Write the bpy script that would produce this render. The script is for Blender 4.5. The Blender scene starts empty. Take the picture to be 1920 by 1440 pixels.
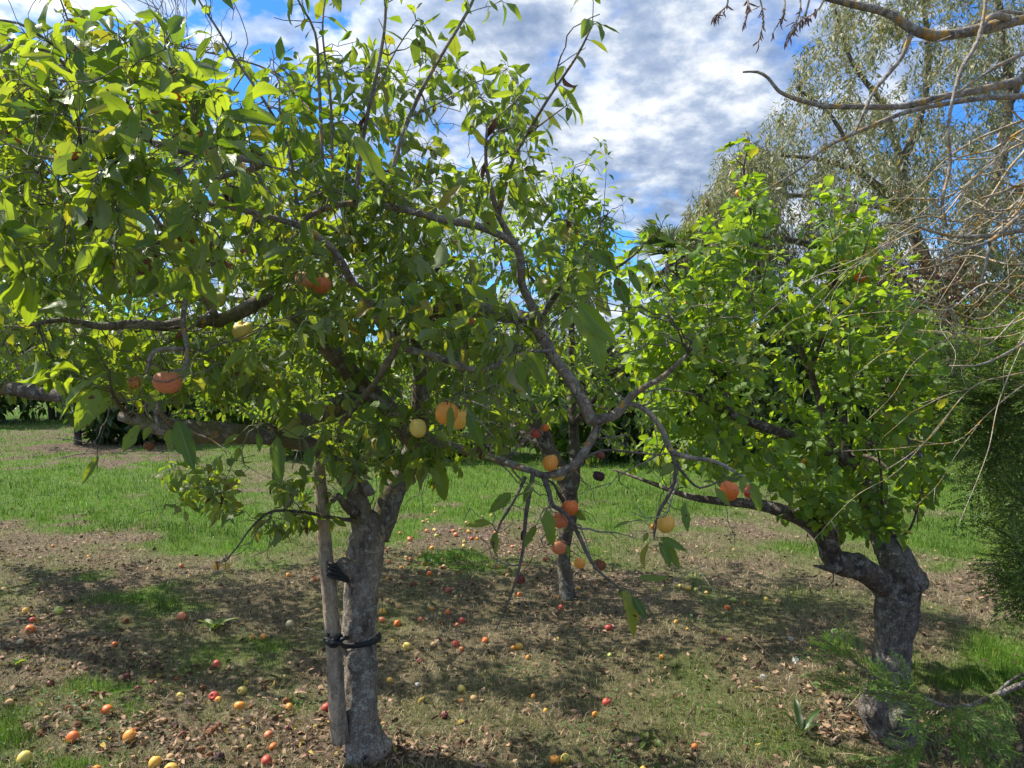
import bpy, math, random
import numpy as np
from math import radians as R, pi

sc = bpy.context.scene
col = sc.collection

# ------------------------------------------------------------ camera, sky, sun, exposure
W0, H0 = 1920.0, 1440.0
FPX = 1371.0            # focal length in photo pixels
HOR = 700.0             # horizon row
CAMH = 1.5
cam_d = bpy.data.cameras.new('camera'); cam = bpy.data.objects.new('camera', cam_d)
col.objects.link(cam); sc.camera = cam
cam_d.sensor_width = 36.0; cam_d.lens = 36.0 * FPX / W0
cam_d.clip_start = 0.05; cam_d.clip_end = 3000
PITCH = math.atan((H0 / 2 - HOR) / FPX)      # looking slightly down
cam.location = (0, 0, CAMH); cam.rotation_euler = (pi / 2 - PITCH, 0, 0)

SUN_EL, SUN_AZ = 50.0, -68.0                 # azimuth measured from +Y (view direction), negative = left
w = bpy.data.worlds.new('World'); sc.world = w; w.use_nodes = True
nt = w.node_tree; nt.nodes.clear(); N = nt.nodes.new; Lk = nt.links.new
out = N('ShaderNodeOutputWorld'); bg = N('ShaderNodeBackground'); bg.inputs['Strength'].default_value = 0.125
sky = N('ShaderNodeTexSky'); sky.sky_type = 'NISHITA'; sky.sun_disc = False
sky.sun_elevation = R(SUN_EL); sky.sun_rotation = R(SUN_AZ); sky.air_density = 1.0; sky.dust_density = 0.1; sky.ozone_density = 3.0
tc = N('ShaderNodeTexCoord'); sep = N('ShaderNodeSeparateXYZ'); Lk(tc.outputs['Generated'], sep.inputs[0])
add = N('ShaderNodeMath'); add.operation = 'ADD'; add.inputs[1].default_value = 0.30; Lk(sep.outputs['Z'], add.inputs[0])
mx0 = N('ShaderNodeMath'); mx0.operation = 'MAXIMUM'; mx0.inputs[1].default_value = 0.12; Lk(add.outputs[0], mx0.inputs[0])
dx = N('ShaderNodeMath'); dx.operation = 'DIVIDE'; Lk(sep.outputs['X'], dx.inputs[0]); Lk(mx0.outputs[0], dx.inputs[1])
dy = N('ShaderNodeMath'); dy.operation = 'DIVIDE'; Lk(sep.outputs['Y'], dy.inputs[0]); Lk(mx0.outputs[0], dy.inputs[1])
cmb = N('ShaderNodeCombineXYZ'); Lk(dx.outputs[0], cmb.inputs['X']); Lk(dy.outputs[0], cmb.inputs['Y']); cmb.inputs['Z'].default_value = 3.7
SKYOFF = (1.3, 0.4, 0)
def wnoise(scale, detail, rough, dist=0.0, off=(0, 0, 0), sc3=(1, 1, 1)):
    mp = N('ShaderNodeMapping'); mp.inputs['Location'].default_value = off; mp.inputs['Scale'].default_value = sc3
    Lk(cmb.outputs[0], mp.inputs['Vector'])
    n = N('ShaderNodeTexNoise'); n.inputs['Scale'].default_value = scale; n.inputs['Detail'].default_value = detail
    n.inputs['Roughness'].default_value = rough; n.inputs['Distortion'].default_value = dist
    Lk(mp.outputs[0], n.inputs['Vector']); return n
def wramp(src, stops):
    r = N('ShaderNodeValToRGB'); e = r.color_ramp.elements
    e[0].position, e[0].color = stops[0][0], (*stops[0][1], 1); e[1].position, e[1].color = stops[-1][0], (*stops[-1][1], 1)
    for p, c in stops[1:-1]:
        q = e.new(p); q.color = (*c, 1)
    Lk(src, r.inputs[0]); return r
n1 = wnoise(1.35, 6, 0.55, 0.0, SKYOFF, (1.0, 1.0, 1)); n2 = wnoise(12.0, 4, 0.55, 0.0)
sm = N('ShaderNodeMath'); sm.operation = 'MULTIPLY_ADD'; Lk(n2.outputs['Fac'], sm.inputs[0]); sm.inputs[1].default_value = 0.42; Lk(n1.outputs['Fac'], sm.inputs[2])
cover = wramp(sm.outputs[0], [(0.635, (0, 0, 0)), (0.68, (.7, .7, .7)), (0.76, (1, 1, 1))])
n3 = wnoise(8.5, 6, 0.58, 0.0, (4.2, 1.1, 0))
ccol = wramp(n3.outputs['Fac'], [(0.36, (1.25, 1.7, 2.6)), (0.48, (2.1, 2.55, 3.35)), (0.62, (4.2, 4.4, 4.65))])
tint = N('ShaderNodeMixRGB'); tint.blend_type = 'MULTIPLY'; tint.inputs[0].default_value = 1; tint.inputs[2].default_value = (0.28, 0.62, 1.0, 1)
Lk(sky.outputs[0], tint.inputs[1])
# clouds brighter around the sun, boosted overhead to add fill light, greyer low down
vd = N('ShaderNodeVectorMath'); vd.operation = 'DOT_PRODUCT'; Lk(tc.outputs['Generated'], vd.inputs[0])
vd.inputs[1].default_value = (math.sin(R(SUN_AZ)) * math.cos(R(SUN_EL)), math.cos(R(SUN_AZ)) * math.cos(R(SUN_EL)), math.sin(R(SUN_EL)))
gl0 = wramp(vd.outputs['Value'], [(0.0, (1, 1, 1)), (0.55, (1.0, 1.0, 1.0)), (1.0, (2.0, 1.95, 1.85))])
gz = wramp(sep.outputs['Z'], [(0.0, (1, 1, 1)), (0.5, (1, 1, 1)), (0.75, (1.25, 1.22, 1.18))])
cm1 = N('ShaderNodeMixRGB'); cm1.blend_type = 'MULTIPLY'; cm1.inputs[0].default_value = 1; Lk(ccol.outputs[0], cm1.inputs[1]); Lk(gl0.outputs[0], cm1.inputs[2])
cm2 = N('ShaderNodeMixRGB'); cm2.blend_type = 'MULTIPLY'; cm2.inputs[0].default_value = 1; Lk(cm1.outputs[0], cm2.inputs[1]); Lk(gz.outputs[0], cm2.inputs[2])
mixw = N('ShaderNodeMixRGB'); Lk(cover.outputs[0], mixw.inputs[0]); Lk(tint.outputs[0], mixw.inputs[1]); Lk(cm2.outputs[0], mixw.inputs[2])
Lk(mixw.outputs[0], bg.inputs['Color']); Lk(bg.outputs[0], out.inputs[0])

sd = bpy.data.lights.new('sun', 'SUN'); so = bpy.data.objects.new('sun', sd); col.objects.link(so)
sd.energy = 4.7; sd.angle = R(0.5); sd.color = (1.0, 0.94, 0.83)
from mathutils import Vector
_a = R(SUN_AZ); _e = R(SUN_EL)
sundir = Vector((math.sin(_a) * math.cos(_e), math.cos(_a) * math.cos(_e), math.sin(_e)))
so.rotation_euler = sundir.to_track_quat('Z', 'Y').to_euler(); so.location = (0, 0, 30)
sc.view_settings.view_transform = 'Standard'; sc.view_settings.look = 'None'; sc.view_settings.gamma = 1
sc.view_settings.use_curve_mapping = False; sc.view_settings.exposure = 0.93
sc.cycles.max_bounces = 8; sc.cycles.transparent_max_bounces = 6

# ------------------------------------------------------------ geometry of the shot
_cp, _sp = math.cos(PITCH), math.sin(PITCH)
def ray(px, py):
    a = (px - W0 / 2) / FPX; b = (H0 / 2 - py) / FPX
    return np.array([a, _cp + b * _sp, b * _cp - _sp])
def at(px, py, d):
    r = ray(px, py); return np.array([0, 0, CAMH]) + r * (d / r[1])
def gnd(px, py):
    r = ray(px, py); return np.array([0, 0, CAMH]) + r * (-CAMH / r[2])
def proj(P):
    X = P[..., 0]; Y = P[..., 1]; Z = P[..., 2] - CAMH
    f = Y * _cp - Z * _sp; u = Y * _sp + Z * _cp
    f = np.where(f > 0.1, f, 0.1)
    return W0 / 2 + FPX * X / f, H0 / 2 - FPX * u / f

# ------------------------------------------------------------ value noise
def _hash(ix, iy, iz, s):
    h = (ix.astype(np.int64) * 374761393 + iy.astype(np.int64) * 668265263 + iz.astype(np.int64) * 2147483647 + s * 974711)
    h = (h ^ (h >> 13)) * 1274126177
    h = h ^ (h >> 16)
    return (h & 0xFFFFFF) / float(0xFFFFFF)
def vnoise(P, s=1.0, seed=0):
    P = np.asarray(P, float) * s
    if P.shape[-1] == 2: P = np.concatenate([P, np.zeros(P.shape[:-1] + (1,))], -1)
    i = np.floor(P).astype(np.int64); f = P - i; f = f * f * (3 - 2 * f)
    r = 0
    for a in (0, 1):
        for b in (0, 1):
            for c in (0, 1):
                wgt = (f[..., 0] if a else 1 - f[..., 0]) * (f[..., 1] if b else 1 - f[..., 1]) * (f[..., 2] if c else 1 - f[..., 2])
                r = r + wgt * _hash(i[..., 0] + a, i[..., 1] + b, i[..., 2] + c, seed)
    return r
def fbm(P, s=1.0, seed=0, o=4):
    r = 0; a = 0.5; t = 0
    for k in range(o):
        r = r + a * vnoise(P, s, seed + k); t += a; a *= 0.5; s *= 2.03
    return r / t

# ------------------------------------------------------------ mesh helpers
def tag(o, label=None, cat=None, group=None, kind=None):
    if label: o['label'] = label
    if cat: o['category'] = cat
    if group: o['group'] = group
    if kind: o['kind'] = kind
    return o
def empty(name, loc):
    o = bpy.data.objects.new(name, None); o.location = [float(v) for v in loc]; o.empty_display_size = .1; col.objects.link(o); return o
class Geo:
    def __init__(s): s.v = []; s.f = []; s.u = []; s.c = []; s.n = 0
    def add(s, v, q=None, t=None, uv=None, c=None):
        v = np.asarray(v, float).reshape(-1, 3); s.v.append(v)
        for a in (q, t):
            if a is not None and len(a): s.f.append(np.asarray(a, np.int64) + s.n)
        s.u.append(np.zeros((len(v), 2)) if uv is None else np.asarray(uv, float).reshape(-1, 2))
        s.c.append(np.ones((len(v), 4)) if c is None else np.asarray(c, float).reshape(-1, 4))
        s.n += len(v); return s
    def mesh(s, name, mat, smooth=True, uv=False, colr=False, origin=None):
        V = np.concatenate(s.v) if s.v else np.zeros((0, 3))
        if origin is not None: V = V - np.asarray(origin)
        me = bpy.data.meshes.new(name)
        tot = [np.full(len(f), f.shape[1], np.int32) for f in s.f]; idx = [f.ravel() for f in s.f]
        tot = np.concatenate(tot); idx = np.concatenate(idx).astype(np.int32)
        me.vertices.add(len(V)); me.vertices.foreach_set('co', V.astype(np.float32).ravel())
        me.loops.add(len(idx)); me.loops.foreach_set('vertex_index', idx)
        me.polygons.add(len(tot)); st = np.concatenate([[0], np.cumsum(tot)[:-1]]).astype(np.int32)
        me.polygons.foreach_set('loop_start', st)
        if smooth: me.polygons.foreach_set('use_smooth', np.ones(len(tot), bool))
        me.update(calc_edges=True)
        if uv:
            U = np.concatenate(s.u)[idx].astype(np.float32); l = me.uv_layers.new(name='UVMap'); l.data.foreach_set('uv', U.ravel())
        if colr:
            C_ = np.concatenate(s.c).astype(np.float32); a = me.color_attributes.new('col', 'FLOAT_COLOR', 'POINT'); a.data.foreach_set('color', C_.ravel())
        me.materials.append(mat); return me
    def build(s, name, mat, parent=None, origin=None, **k):
        me = s.mesh(name, mat, origin=origin, **k)
        o = bpy.data.objects.new(name, me); col.objects.link(o)
        if parent is not None:
            o.parent = parent
            o.location = -Vector([float(x) for x in parent.location]) if origin is None else Vector([float(x) for x in origin]) - Vector(parent.location)
        elif origin is not None: o.location = [float(x) for x in origin]
        return o
def spline(P, step, wts=None):
    P = np.asarray(P, float); n = len(P)
    if n == 2:
        k = max(2, int(np.linalg.norm(P[1] - P[0]) / step) + 1); t = np.linspace(0, 1, k)[:, None]; return P[0] * (1 - t) + P[1] * t
    E = np.vstack([2 * P[0] - P[1], P, 2 * P[-1] - P[-2]]); o = []
    for i in range(n - 1):
        a, b, c, d = E[i:i + 4]; k = max(2, int(np.linalg.norm((c - b)[:3]) / step)); t = np.linspace(0, 1, k, endpoint=False)[:, None]
        o.append(0.5 * (2 * b + (c - a) * t + (2 * a - 5 * b + 4 * c - d) * t ** 2 + (3 * b - 3 * c + d - a) * t ** 3))
    o.append(P[-1:]); return np.concatenate(o)
def frames(P):
    T = np.gradient(P, axis=0); T /= np.linalg.norm(T, axis=1)[:, None] + 1e-9
    ref = np.array([0, 0, 1.0]) if abs(T[0, 2]) < .8 else np.array([0, -1.0, 0])
    U = np.zeros_like(P); u = np.cross(T[0], ref); u /= np.linalg.norm(u); U[0] = u
    for i in range(1, len(P)):
        u = u - T[i] * u.dot(T[i]); u /= np.linalg.norm(u) + 1e-9; U[i] = u
    return T, U, np.cross(T, U)
def tube(g, P, r, k=6, rough=0.0, cap=True, seed=0, rf=None):
    P = np.asarray(P, float); r = np.asarray(r, float); n = len(P)
    T, U, V = frames(P); a = np.linspace(0, 2 * pi, k, endpoint=False)
    dirs = U[:, None] * np.cos(a)[None, :, None] + V[:, None] * np.sin(a)[None, :, None]
    rr = np.repeat(r[:, None], k, 1)
    if rough:
        Q = P[:, None] + dirs * rr[..., None]
        rr = rr * (1 + rough * (2 * fbm(Q, 9, seed, 3) - 1) + rough * .5 * (2 * vnoise(Q * np.array([1, 1, .35]), 45, seed + 7) - 1))
    if rf is not None: rr = rf(P, dirs, rr)
    X = P[:, None] + dirs * rr[..., None]
    i = np.arange(n - 1)[:, None] * k; j = np.arange(k)[None]; j2 = (j + 1) % k
    q = np.stack([i + j, i + j2, i + k + j2, i + k + j], -1).reshape(-1, 4)
    Vv = X.reshape(-1, 3); tr = None
    if cap:
        Vv = np.vstack([Vv, P[-1] + T[-1] * r[-1] * .5, P[0]])
        b = (n - 1) * k; jj = np.arange(k); tr = np.vstack([np.stack([b + jj, b + (jj + 1) % k, np.full(k, n * k)], 1), np.stack([(jj + 1) % k, jj, np.full(k, n * k + 1)], 1)])
    g.add(Vv, q, tr); return g
def nrm(a): return a / (np.linalg.norm(a, axis=-1, keepdims=True) + 1e-9)

# leaves: P base, D direction, Nn upper-side normal
def leaves(g, P, D, Nn, L, Wd, bend, fold, rng, nv=6, nu=4, wave=.12, prof='apple', petiole=None, twist=.4, root=None, c=None):
    n = len(P)
    if n == 0: return
    P = np.asarray(P, float); D = nrm(np.asarray(D, float)); Nn = np.asarray(Nn, float)
    Nn = nrm(Nn - D * (Nn * D).sum(-1, keepdims=True)); X = np.cross(D, Nn)
    v = np.linspace(0, 1, nv + 1); u = np.linspace(-1, 1, nu + 1)
    if prof == 'apple': pw = np.sin(pi * v ** .82) ** .8 * (1 - .12 * v)
    elif prof == 'round': pw = np.sin(pi * v ** .72) ** .55
    elif prof == 'narrow': pw = np.sin(pi * v ** .9) ** .7
    elif prof == 'blade': pw = np.clip(1 - v ** 2.0, 0, 1)
    else: pw = np.sin(pi * v) ** .6
    pw[0] = .03; pw[-1] = .02
    L = np.broadcast_to(L, n); Wd = np.broadcast_to(Wd, n); bend = np.broadcast_to(bend, n); fold = np.broadcast_to(fold, n)
    th = bend[:, None] * (v[None] ** 1.3); ds = L[:, None] / nv
    cy = np.concatenate([np.zeros((n, 1)), np.cumsum(np.cos((th[:, 1:] + th[:, :-1]) / 2) * ds, 1)], 1)
    cz = np.concatenate([np.zeros((n, 1)), -np.cumsum(np.sin((th[:, 1:] + th[:, :-1]) / 2) * ds, 1)], 1)
    C0 = P[:, None] + D[:, None] * cy[..., None] + Nn[:, None] * cz[..., None]
    Nv = D[:, None] * np.sin(th)[..., None] + Nn[:, None] * np.cos(th)[..., None]
    tw = rng.normal(0, twist, n)[:, None] * v[None]
    Xv = X[:, None] * np.cos(tw)[..., None] + Nv * np.sin(tw)[..., None]; Nv2 = -X[:, None] * np.sin(tw)[..., None] + Nv * np.cos(tw)[..., None]
    hw = (Wd / 2)[:, None] * pw[None] * (1 + rng.normal(0, .05, (n, nv + 1)))
    au = np.abs(u)
    ph = rng.uniform(0, 6.28, (n, 1, 1)); ph2 = rng.uniform(0, 6.28, (n, 1, 1)); sg = np.sign(u)[None, None]
    wv = wave * np.sin(v[None, :, None] * rng.uniform(5, 11, (n, 1, 1)) + ph + sg * ph2)
    fo = fold[:, None, None]
    xx = u[None, None] * np.cos(fo * (1 - .25 * au[None, None])) * hw[..., None] * (1 + rng.normal(0, .07, (n, nv + 1, nu + 1)) * (au[None, None] > .9))
    zz = (au[None, None] * np.sin(fo) + wv * au[None, None] ** 1.5) * hw[..., None]
    Q = C0[:, :, None] + Xv[:, :, None] * xx[..., None] + Nv2[:, :, None] * zz[..., None]
    K = (nv + 1) * (nu + 1)
    i = np.arange(nv)[:, None] * (nu + 1); j = np.arange(nu)[None]
    q = np.stack([i + j, i + j + 1, i + nu + 2 + j, i + nu + 1 + j], -1).reshape(-1, 4)
    F = (q[None] + (np.arange(n) * K)[:, None, None]).reshape(-1, 4)
    uv = np.broadcast_to(np.stack(np.meshgrid((u + 1) / 2, v), -1).reshape(1, K, 2), (n, K, 2))
    cc = None if c is None else np.repeat(np.asarray(c)[:, None], K, 1)
    g.add(Q.reshape(-1, 3), F, uv=uv, c=cc)
    if root is not None:           # petioles: bent three-sided stalks from the twig to the leaf
        A = np.asarray(root, float); B = P; M = (A + B) / 2 + nrm(np.cross(D, X)) * 0 + np.array([0, 0, 1.0]) * np.linalg.norm(B - A, axis=-1, keepdims=True) * .22
        rr = .0011 if petiole is None else petiole
        S = nrm(np.cross(B - A, rng.normal(size=(n, 3)))); S2 = nrm(np.cross(B - A, S))
        ring = []
        for Pt in (A, M, B + D * .002):
            for k in range(3):
                an = k * 2 * pi / 3; ring.append(Pt + (S * math.cos(an) + S2 * math.sin(an)) * rr)
        ring = np.stack(ring, 1)
        qq = np.array([[s * 3 + k, s * 3 + (k + 1) % 3, s * 3 + 3 + (k + 1) % 3, s * 3 + 3 + k] for s in (0, 1) for k in range(3)])
        g.add(ring.reshape(-1, 3), (qq[None] + (np.arange(n) * 9)[:, None, None]).reshape(-1, 4), uv=np.full((n * 9, 2), (.5, .03)), c=None if c is None else np.repeat(np.asarray(c)[:, None], 9, 1))

# ------------------------------------------------------------ material helpers
def newmat(name):
    m = bpy.data.materials.new(name); m.use_nodes = True; t = m.node_tree; t.nodes.clear()
    o = t.nodes.new('ShaderNodeOutputMaterial'); return m, t, o
def nd(t, ty, **k):
    n = t.nodes.new(ty)
    for a, b in k.items():
        if hasattr(n, a): setattr(n, a, b)
        else: n.inputs[a].default_value = b
    return n
def mixc(t, a, b, f, mode='MIX'):
    n = t.nodes.new('ShaderNodeMixRGB'); n.blend_type = mode
    for i, x in ((1, a), (2, b), (0, f)):
        if isinstance(x, (tuple, list)): n.inputs[i].default_value = (*x[:3], 1)
        elif isinstance(x, (int, float)): n.inputs[i].default_value = x
        else: t.links.new(x, n.inputs[i])
    return n.outputs[0]
def mth(t, op, a, b=0.0, c=None, clamp=False):
    n = t.nodes.new('ShaderNodeMath'); n.operation = op; n.use_clamp = clamp
    for i, x in enumerate((a, b) if c is None else (a, b, c)):
        if isinstance(x, (int, float)): n.inputs[i].default_value = x
        else: t.links.new(x, n.inputs[i])
    return n.outputs[0]
def noise(t, vec, scale, detail=4, rough=.55, sc3=None, dist=0):
    if sc3 is not None:
        mp = nd(t, 'ShaderNodeMapping'); mp.inputs['Scale'].default_value = sc3; t.links.new(vec, mp.inputs['Vector']); vec = mp.outputs[0]
    n = nd(t, 'ShaderNodeTexNoise'); n.inputs['Scale'].default_value = scale; n.inputs['Detail'].default_value = detail
    n.inputs['Roughness'].default_value = rough; n.inputs['Distortion'].default_value = dist; t.links.new(vec, n.inputs['Vector']); return n.outputs['Fac']
def ramp(t, f, stops):
    r = t.nodes.new('ShaderNodeValToRGB'); e = r.color_ramp.elements
    f2 = lambda c: (c, c, c, 1) if isinstance(c, (int, float)) else (*c, 1)
    e[0].position, e[0].color = stops[0][0], f2(stops[0][1]); e[1].position, e[1].color = stops[-1][0], f2(stops[-1][1])
    for p, c in stops[1:-1]: e.new(p).color = f2(c)
    t.links.new(f, r.inputs[0]); return r.outputs[0]
def bump(t, h, strength=.5, dist=.01):
    b = nd(t, 'ShaderNodeBump'); b.inputs['Strength'].default_value = strength; b.inputs['Distance'].default_value = dist
    t.links.new(h, b.inputs['Height']); return b.outputs[0]
def objco(t): return t.nodes.new('ShaderNodeTexCoord').outputs['Object']

def leaf_mat(name, stops, under, trans, tmix=.45, veins=True, spots=.25, rough=.42, spec=.5):
    m, t, o = newmat(name); g = nd(t, 'ShaderNodeNewGeometry'); uv = t.nodes.new('ShaderNodeTexCoord').outputs['UV']
    ri = g.outputs['Random Per Island']; c = ramp(t, ri, stops); oc = objco(t)
    nz = noise(t, oc, 28, 3); c = mixc(t, c, (0.6, 0.6, 0.6), mth(t, 'MULTIPLY', mth(t, 'SUBTRACT', nz, .5), .5, clamp=True), 'MULTIPLY')
    tr = mixc(t, trans, (0.46, 0.42, 0.02), ramp(t, ri, [(0.0, 0.0), (0.8, 0.15), (1.0, 1.0)])); tr = mixc(t, tr, (.35, .5, .4), ramp(t, mth(t, 'FRACT', mth(t, 'MULTIPLY', ri, 37.0)), [(0.0, 1.0), (.7, 0.0)]), 'MULTIPLY')
    cu = mixc(t, c, under, .75)
    h = None
    if veins:
        s = nd(t, 'ShaderNodeSeparateXYZ'); t.links.new(uv, s.inputs[0])
        ax = mth(t, 'ABSOLUTE', mth(t, 'SUBTRACT', s.outputs[0], .5))
        mid = mth(t, 'LESS_THAN', ax, .035)
        vv = mth(t, 'MULTIPLY_ADD', ax, -.9, s.outputs[1]); fr = mth(t, 'ABSOLUTE', mth(t, 'SUBTRACT', mth(t, 'FRACT', mth(t, 'MULTIPLY', vv, 8.5)), .5))
        side = mth(t, 'LESS_THAN', fr, .05); vn = mth(t, 'MAXIMUM', mid, mth(t, 'MULTIPLY', side, .45))
        c = mixc(t, c, (0.24, 0.32, 0.12), mth(t, 'MULTIPLY', vn, .7)); cu = mixc(t, cu, (0.30, 0.36, 0.2), mth(t, 'MULTIPLY', vn, .6))
        tr = mixc(t, tr, (0.10, 0.18, 0.02), mth(t, 'MULTIPLY', vn, .6))
        h = mth(t, 'ADD', mth(t, 'MULTIPLY', fr, 1.2), nz)
    if spots:
        sp = noise(t, oc, 60, 2, .5); big = noise(t, oc, 9, 2)
        k = mth(t, 'GREATER_THAN', mth(t, 'MULTIPLY_ADD', big, .6, sp), 1.10 - spots * .35)
        br = (0.13, 0.055, 0.02); c = mixc(t, c, br, k); cu = mixc(t, cu, br, k); tr = mixc(t, tr, (0.10, .03, .005), k)
    colr = mixc(t, c, cu, g.outputs['Backfacing'])
    p = nd(t, 'ShaderNodeBsdfPrincipled'); t.links.new(colr, p.inputs['Base Color'])
    rg = mixc(t, (rough,) * 3, (.75,) * 3, g.outputs['Backfacing']); t.links.new(rg, p.inputs['Roughness']); p.inputs['Specular IOR Level'].default_value = spec
    tl = nd(t, 'ShaderNodeBsdfTranslucent'); t.links.new(tr, tl.inputs['Color'])
    if h is not None:
        b = bump(t, h, .35, .002); t.links.new(b, p.inputs['Normal'])
    mx = nd(t, 'ShaderNodeMixShader'); mx.inputs[0].default_value = tmix
    t.links.new(p.outputs[0], mx.inputs[1]); t.links.new(tl.outputs[0], mx.inputs[2]); t.links.new(mx.outputs[0], o.inputs[0]); return m

def bark_mat(name, base, dark, lichen=(.42, .44, .38), lich=.35, orange=0.0, scale=1.0, bstr=.8, moss=0.0, crack=.25, vs=60, patch=None):
    m, t, o = newmat(name); oc = objco(t)
    f = noise(t, oc, 14 * scale, 6, .62, (1, 1, .3), .4); c = ramp(t, f, [(.3, dark), (.62, base)])
    big = noise(t, oc, 5 * scale, 3); c = mixc(t, c, tuple(min(1, x * 1.35) * s for x, s in zip(base, (1.1, .95, .8))), mth(t, 'MULTIPLY', ramp(t, big, [(.45, 0.0), (.7, 1.0)]), .5))
    v = nd(t, 'ShaderNodeTexVoronoi'); v.inputs['Scale'].default_value = vs * scale; mp = nd(t, 'ShaderNodeMapping'); mp.inputs['Scale'].default_value = (1, 1, .28)
    nzv = nd(t, 'ShaderNodeTexNoise'); nzv.inputs['Scale'].default_value = 20; nzv.inputs['Detail'].default_value = 3; t.links.new(oc, nzv.inputs['Vector']); wv_ = mixc(t, oc, nzv.outputs['Color'], .11); t.links.new(wv_, mp.inputs[0]); t.links.new(mp.outputs[0], v.inputs['Vector']); v.feature = 'DISTANCE_TO_EDGE'
    cr = ramp(t, v.outputs['Distance'], [(0.0, 0.0), (.12, 1.0)]); c = mixc(t, c, dark, mth(t, 'MULTIPLY', mth(t, 'SUBTRACT', 1.0, cr), crack))
    if lich:
        l = noise(t, oc, 22 * scale, 5, .65); l2 = noise(t, oc, 90 * scale, 2)
        k = ramp(t, mth(t, 'MULTIPLY_ADD', l2, .22, l), [(.72 - lich * .12, 0.0), (.76 - lich * .12, 1.0)]); c = mixc(t, c, lichen, mth(t, 'MULTIPLY', k, .6))
    if patch:
        for q, rad in patch:
            dv = nd(t, 'ShaderNodeVectorMath', operation='DISTANCE'); t.links.new(oc, dv.inputs[0]); dv.inputs[1].default_value = [float(x) for x in q]
            k = ramp(t, mth(t, 'ADD', mth(t, 'DIVIDE', dv.outputs['Value'], rad), mth(t, 'MULTIPLY', noise(t, oc, 45, 4, .7), .9)), [(.0, 1.0), (.93, 1.0), (.99, 0.0)])
            c = mixc(t, c, (.40, .39, .33), mth(t, 'MULTIPLY', k, .8))
    if moss:
        l = noise(t, oc, 8, 5, .7); c = mixc(t, c, (.14, .13, .045), ramp(t, l, [(.62 - moss * .2, 0.0), (.7 - moss * .2, .8)]))
    if orange:
        l = noise(t, oc, 11 * scale, 5, .7); k = ramp(t, l, [(.62 - orange * .2, 0.0), (.66 - orange * .2, 1.0)])
        c = mixc(t, c, (.50, .27, .03), mth(t, 'MULTIPLY', k, .85))
    p = nd(t, 'ShaderNodeBsdfPrincipled'); t.links.new(c, p.inputs['Base Color']); p.inputs['Roughness'].default_value = .9; p.inputs['Specular IOR Level'].default_value = .25
    h = mth(t, 'ADD', mth(t, 'MULTIPLY', f, 1.0), mth(t, 'MULTIPLY', cr, crack)); t.links.new(bump(t, h, bstr, .012), p.inputs['Normal'])
    t.links.new(p.outputs[0], o.inputs[0]); return m
def plain_mat(name, a, b, scale=20, rough=.8, bs=.3, sc3=None, spec=.4):
    m, t, o = newmat(name); f = noise(t, objco(t), scale, 5, .6, sc3); c = ramp(t, f, [(.3, a), (.7, b)])
    p = nd(t, 'ShaderNodeBsdfPrincipled'); t.links.new(c, p.inputs['Base Color']); p.inputs['Roughness'].default_value = rough; p.inputs['Specular IOR Level'].default_value = spec
    t.links.new(bump(t, f, bs, .004), p.inputs['Normal']); t.links.new(p.outputs[0], o.inputs[0]); return m
def vcol_mat(name, trans=.3, rough=.6, nz=True):
    m, t, o = newmat(name); a = nd(t, 'ShaderNodeAttribute'); a.attribute_name = 'col'; c = a.outputs['Color']
    p = nd(t, 'ShaderNodeBsdfPrincipled'); t.links.new(c, p.inputs['Base Color']); p.inputs['Roughness'].default_value = rough; p.inputs['Specular IOR Level'].default_value = .3
    tl = nd(t, 'ShaderNodeBsdfTranslucent'); t.links.new(mixc(t, c, (1.0, 1.25, .6), 1.0, 'MULTIPLY'), tl.inputs['Color'])
    mx = nd(t, 'ShaderNodeMixShader'); mx.inputs[0].default_value = trans
    t.links.new(p.outputs[0], mx.inputs[1]); t.links.new(tl.outputs[0], mx.inputs[2]); t.links.new(mx.outputs[0], o.inputs[0]); return m

# ------------------------------------------------------------ the ground and what grows on it
# (cx, cy, rx, ry, value) in photo rows/columns of the ground: where turf is lush, where earth is bare
GREEN = [(100, 915, 330, 60, 1.), (330, 965, 330, 40, .9), (430, 1010, 130, 34, .9), (255, 1135, 110, 38, 1.), (900, 1078, 90, 20, .9), (1100, 900, 330, 62, 1.1),
         (760, 930, 120, 50, .9), (1850, 950, 260, 90, 1.2), (1830, 1245, 150, 65, 1.2), (440, 1240, 120, 50, .55), (170, 1320, 70, 40, .8), (30, 1380, 60, 30, .7),
         (400, 780, 700, 30, 1.), (1500, 780, 800, 40, 1.), (1500, 1060, 130, 60, .5), (560, 1290, 60, 60, .6), (1420, 1140, 160, 40, .35), (1560, 1390, 200, 40, .45), (200, 1430, 60, 20, .6), (1900, 1000, 100, 60, .8)]
BARE = [(170, 838, 210, 26, 1.2), (390, 908, 230, 17, .75), (120, 1000, 200, 40, .55), (150, 1070, 260, 40, .45), (300, 1250, 330, 45, .45), (350, 1360, 300, 40, .6), (880, 1010, 170, 42, .95),
        (1150, 1090, 120, 26, .7), (680, 1405, 110, 26, 1.1), (1800, 1115, 150, 36, .7), (800, 1390, 220, 40, .4), (1330, 1010, 180, 30, .5), (1660, 1370, 110, 22, .8), (90, 1180, 120, 40, .5)]
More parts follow.
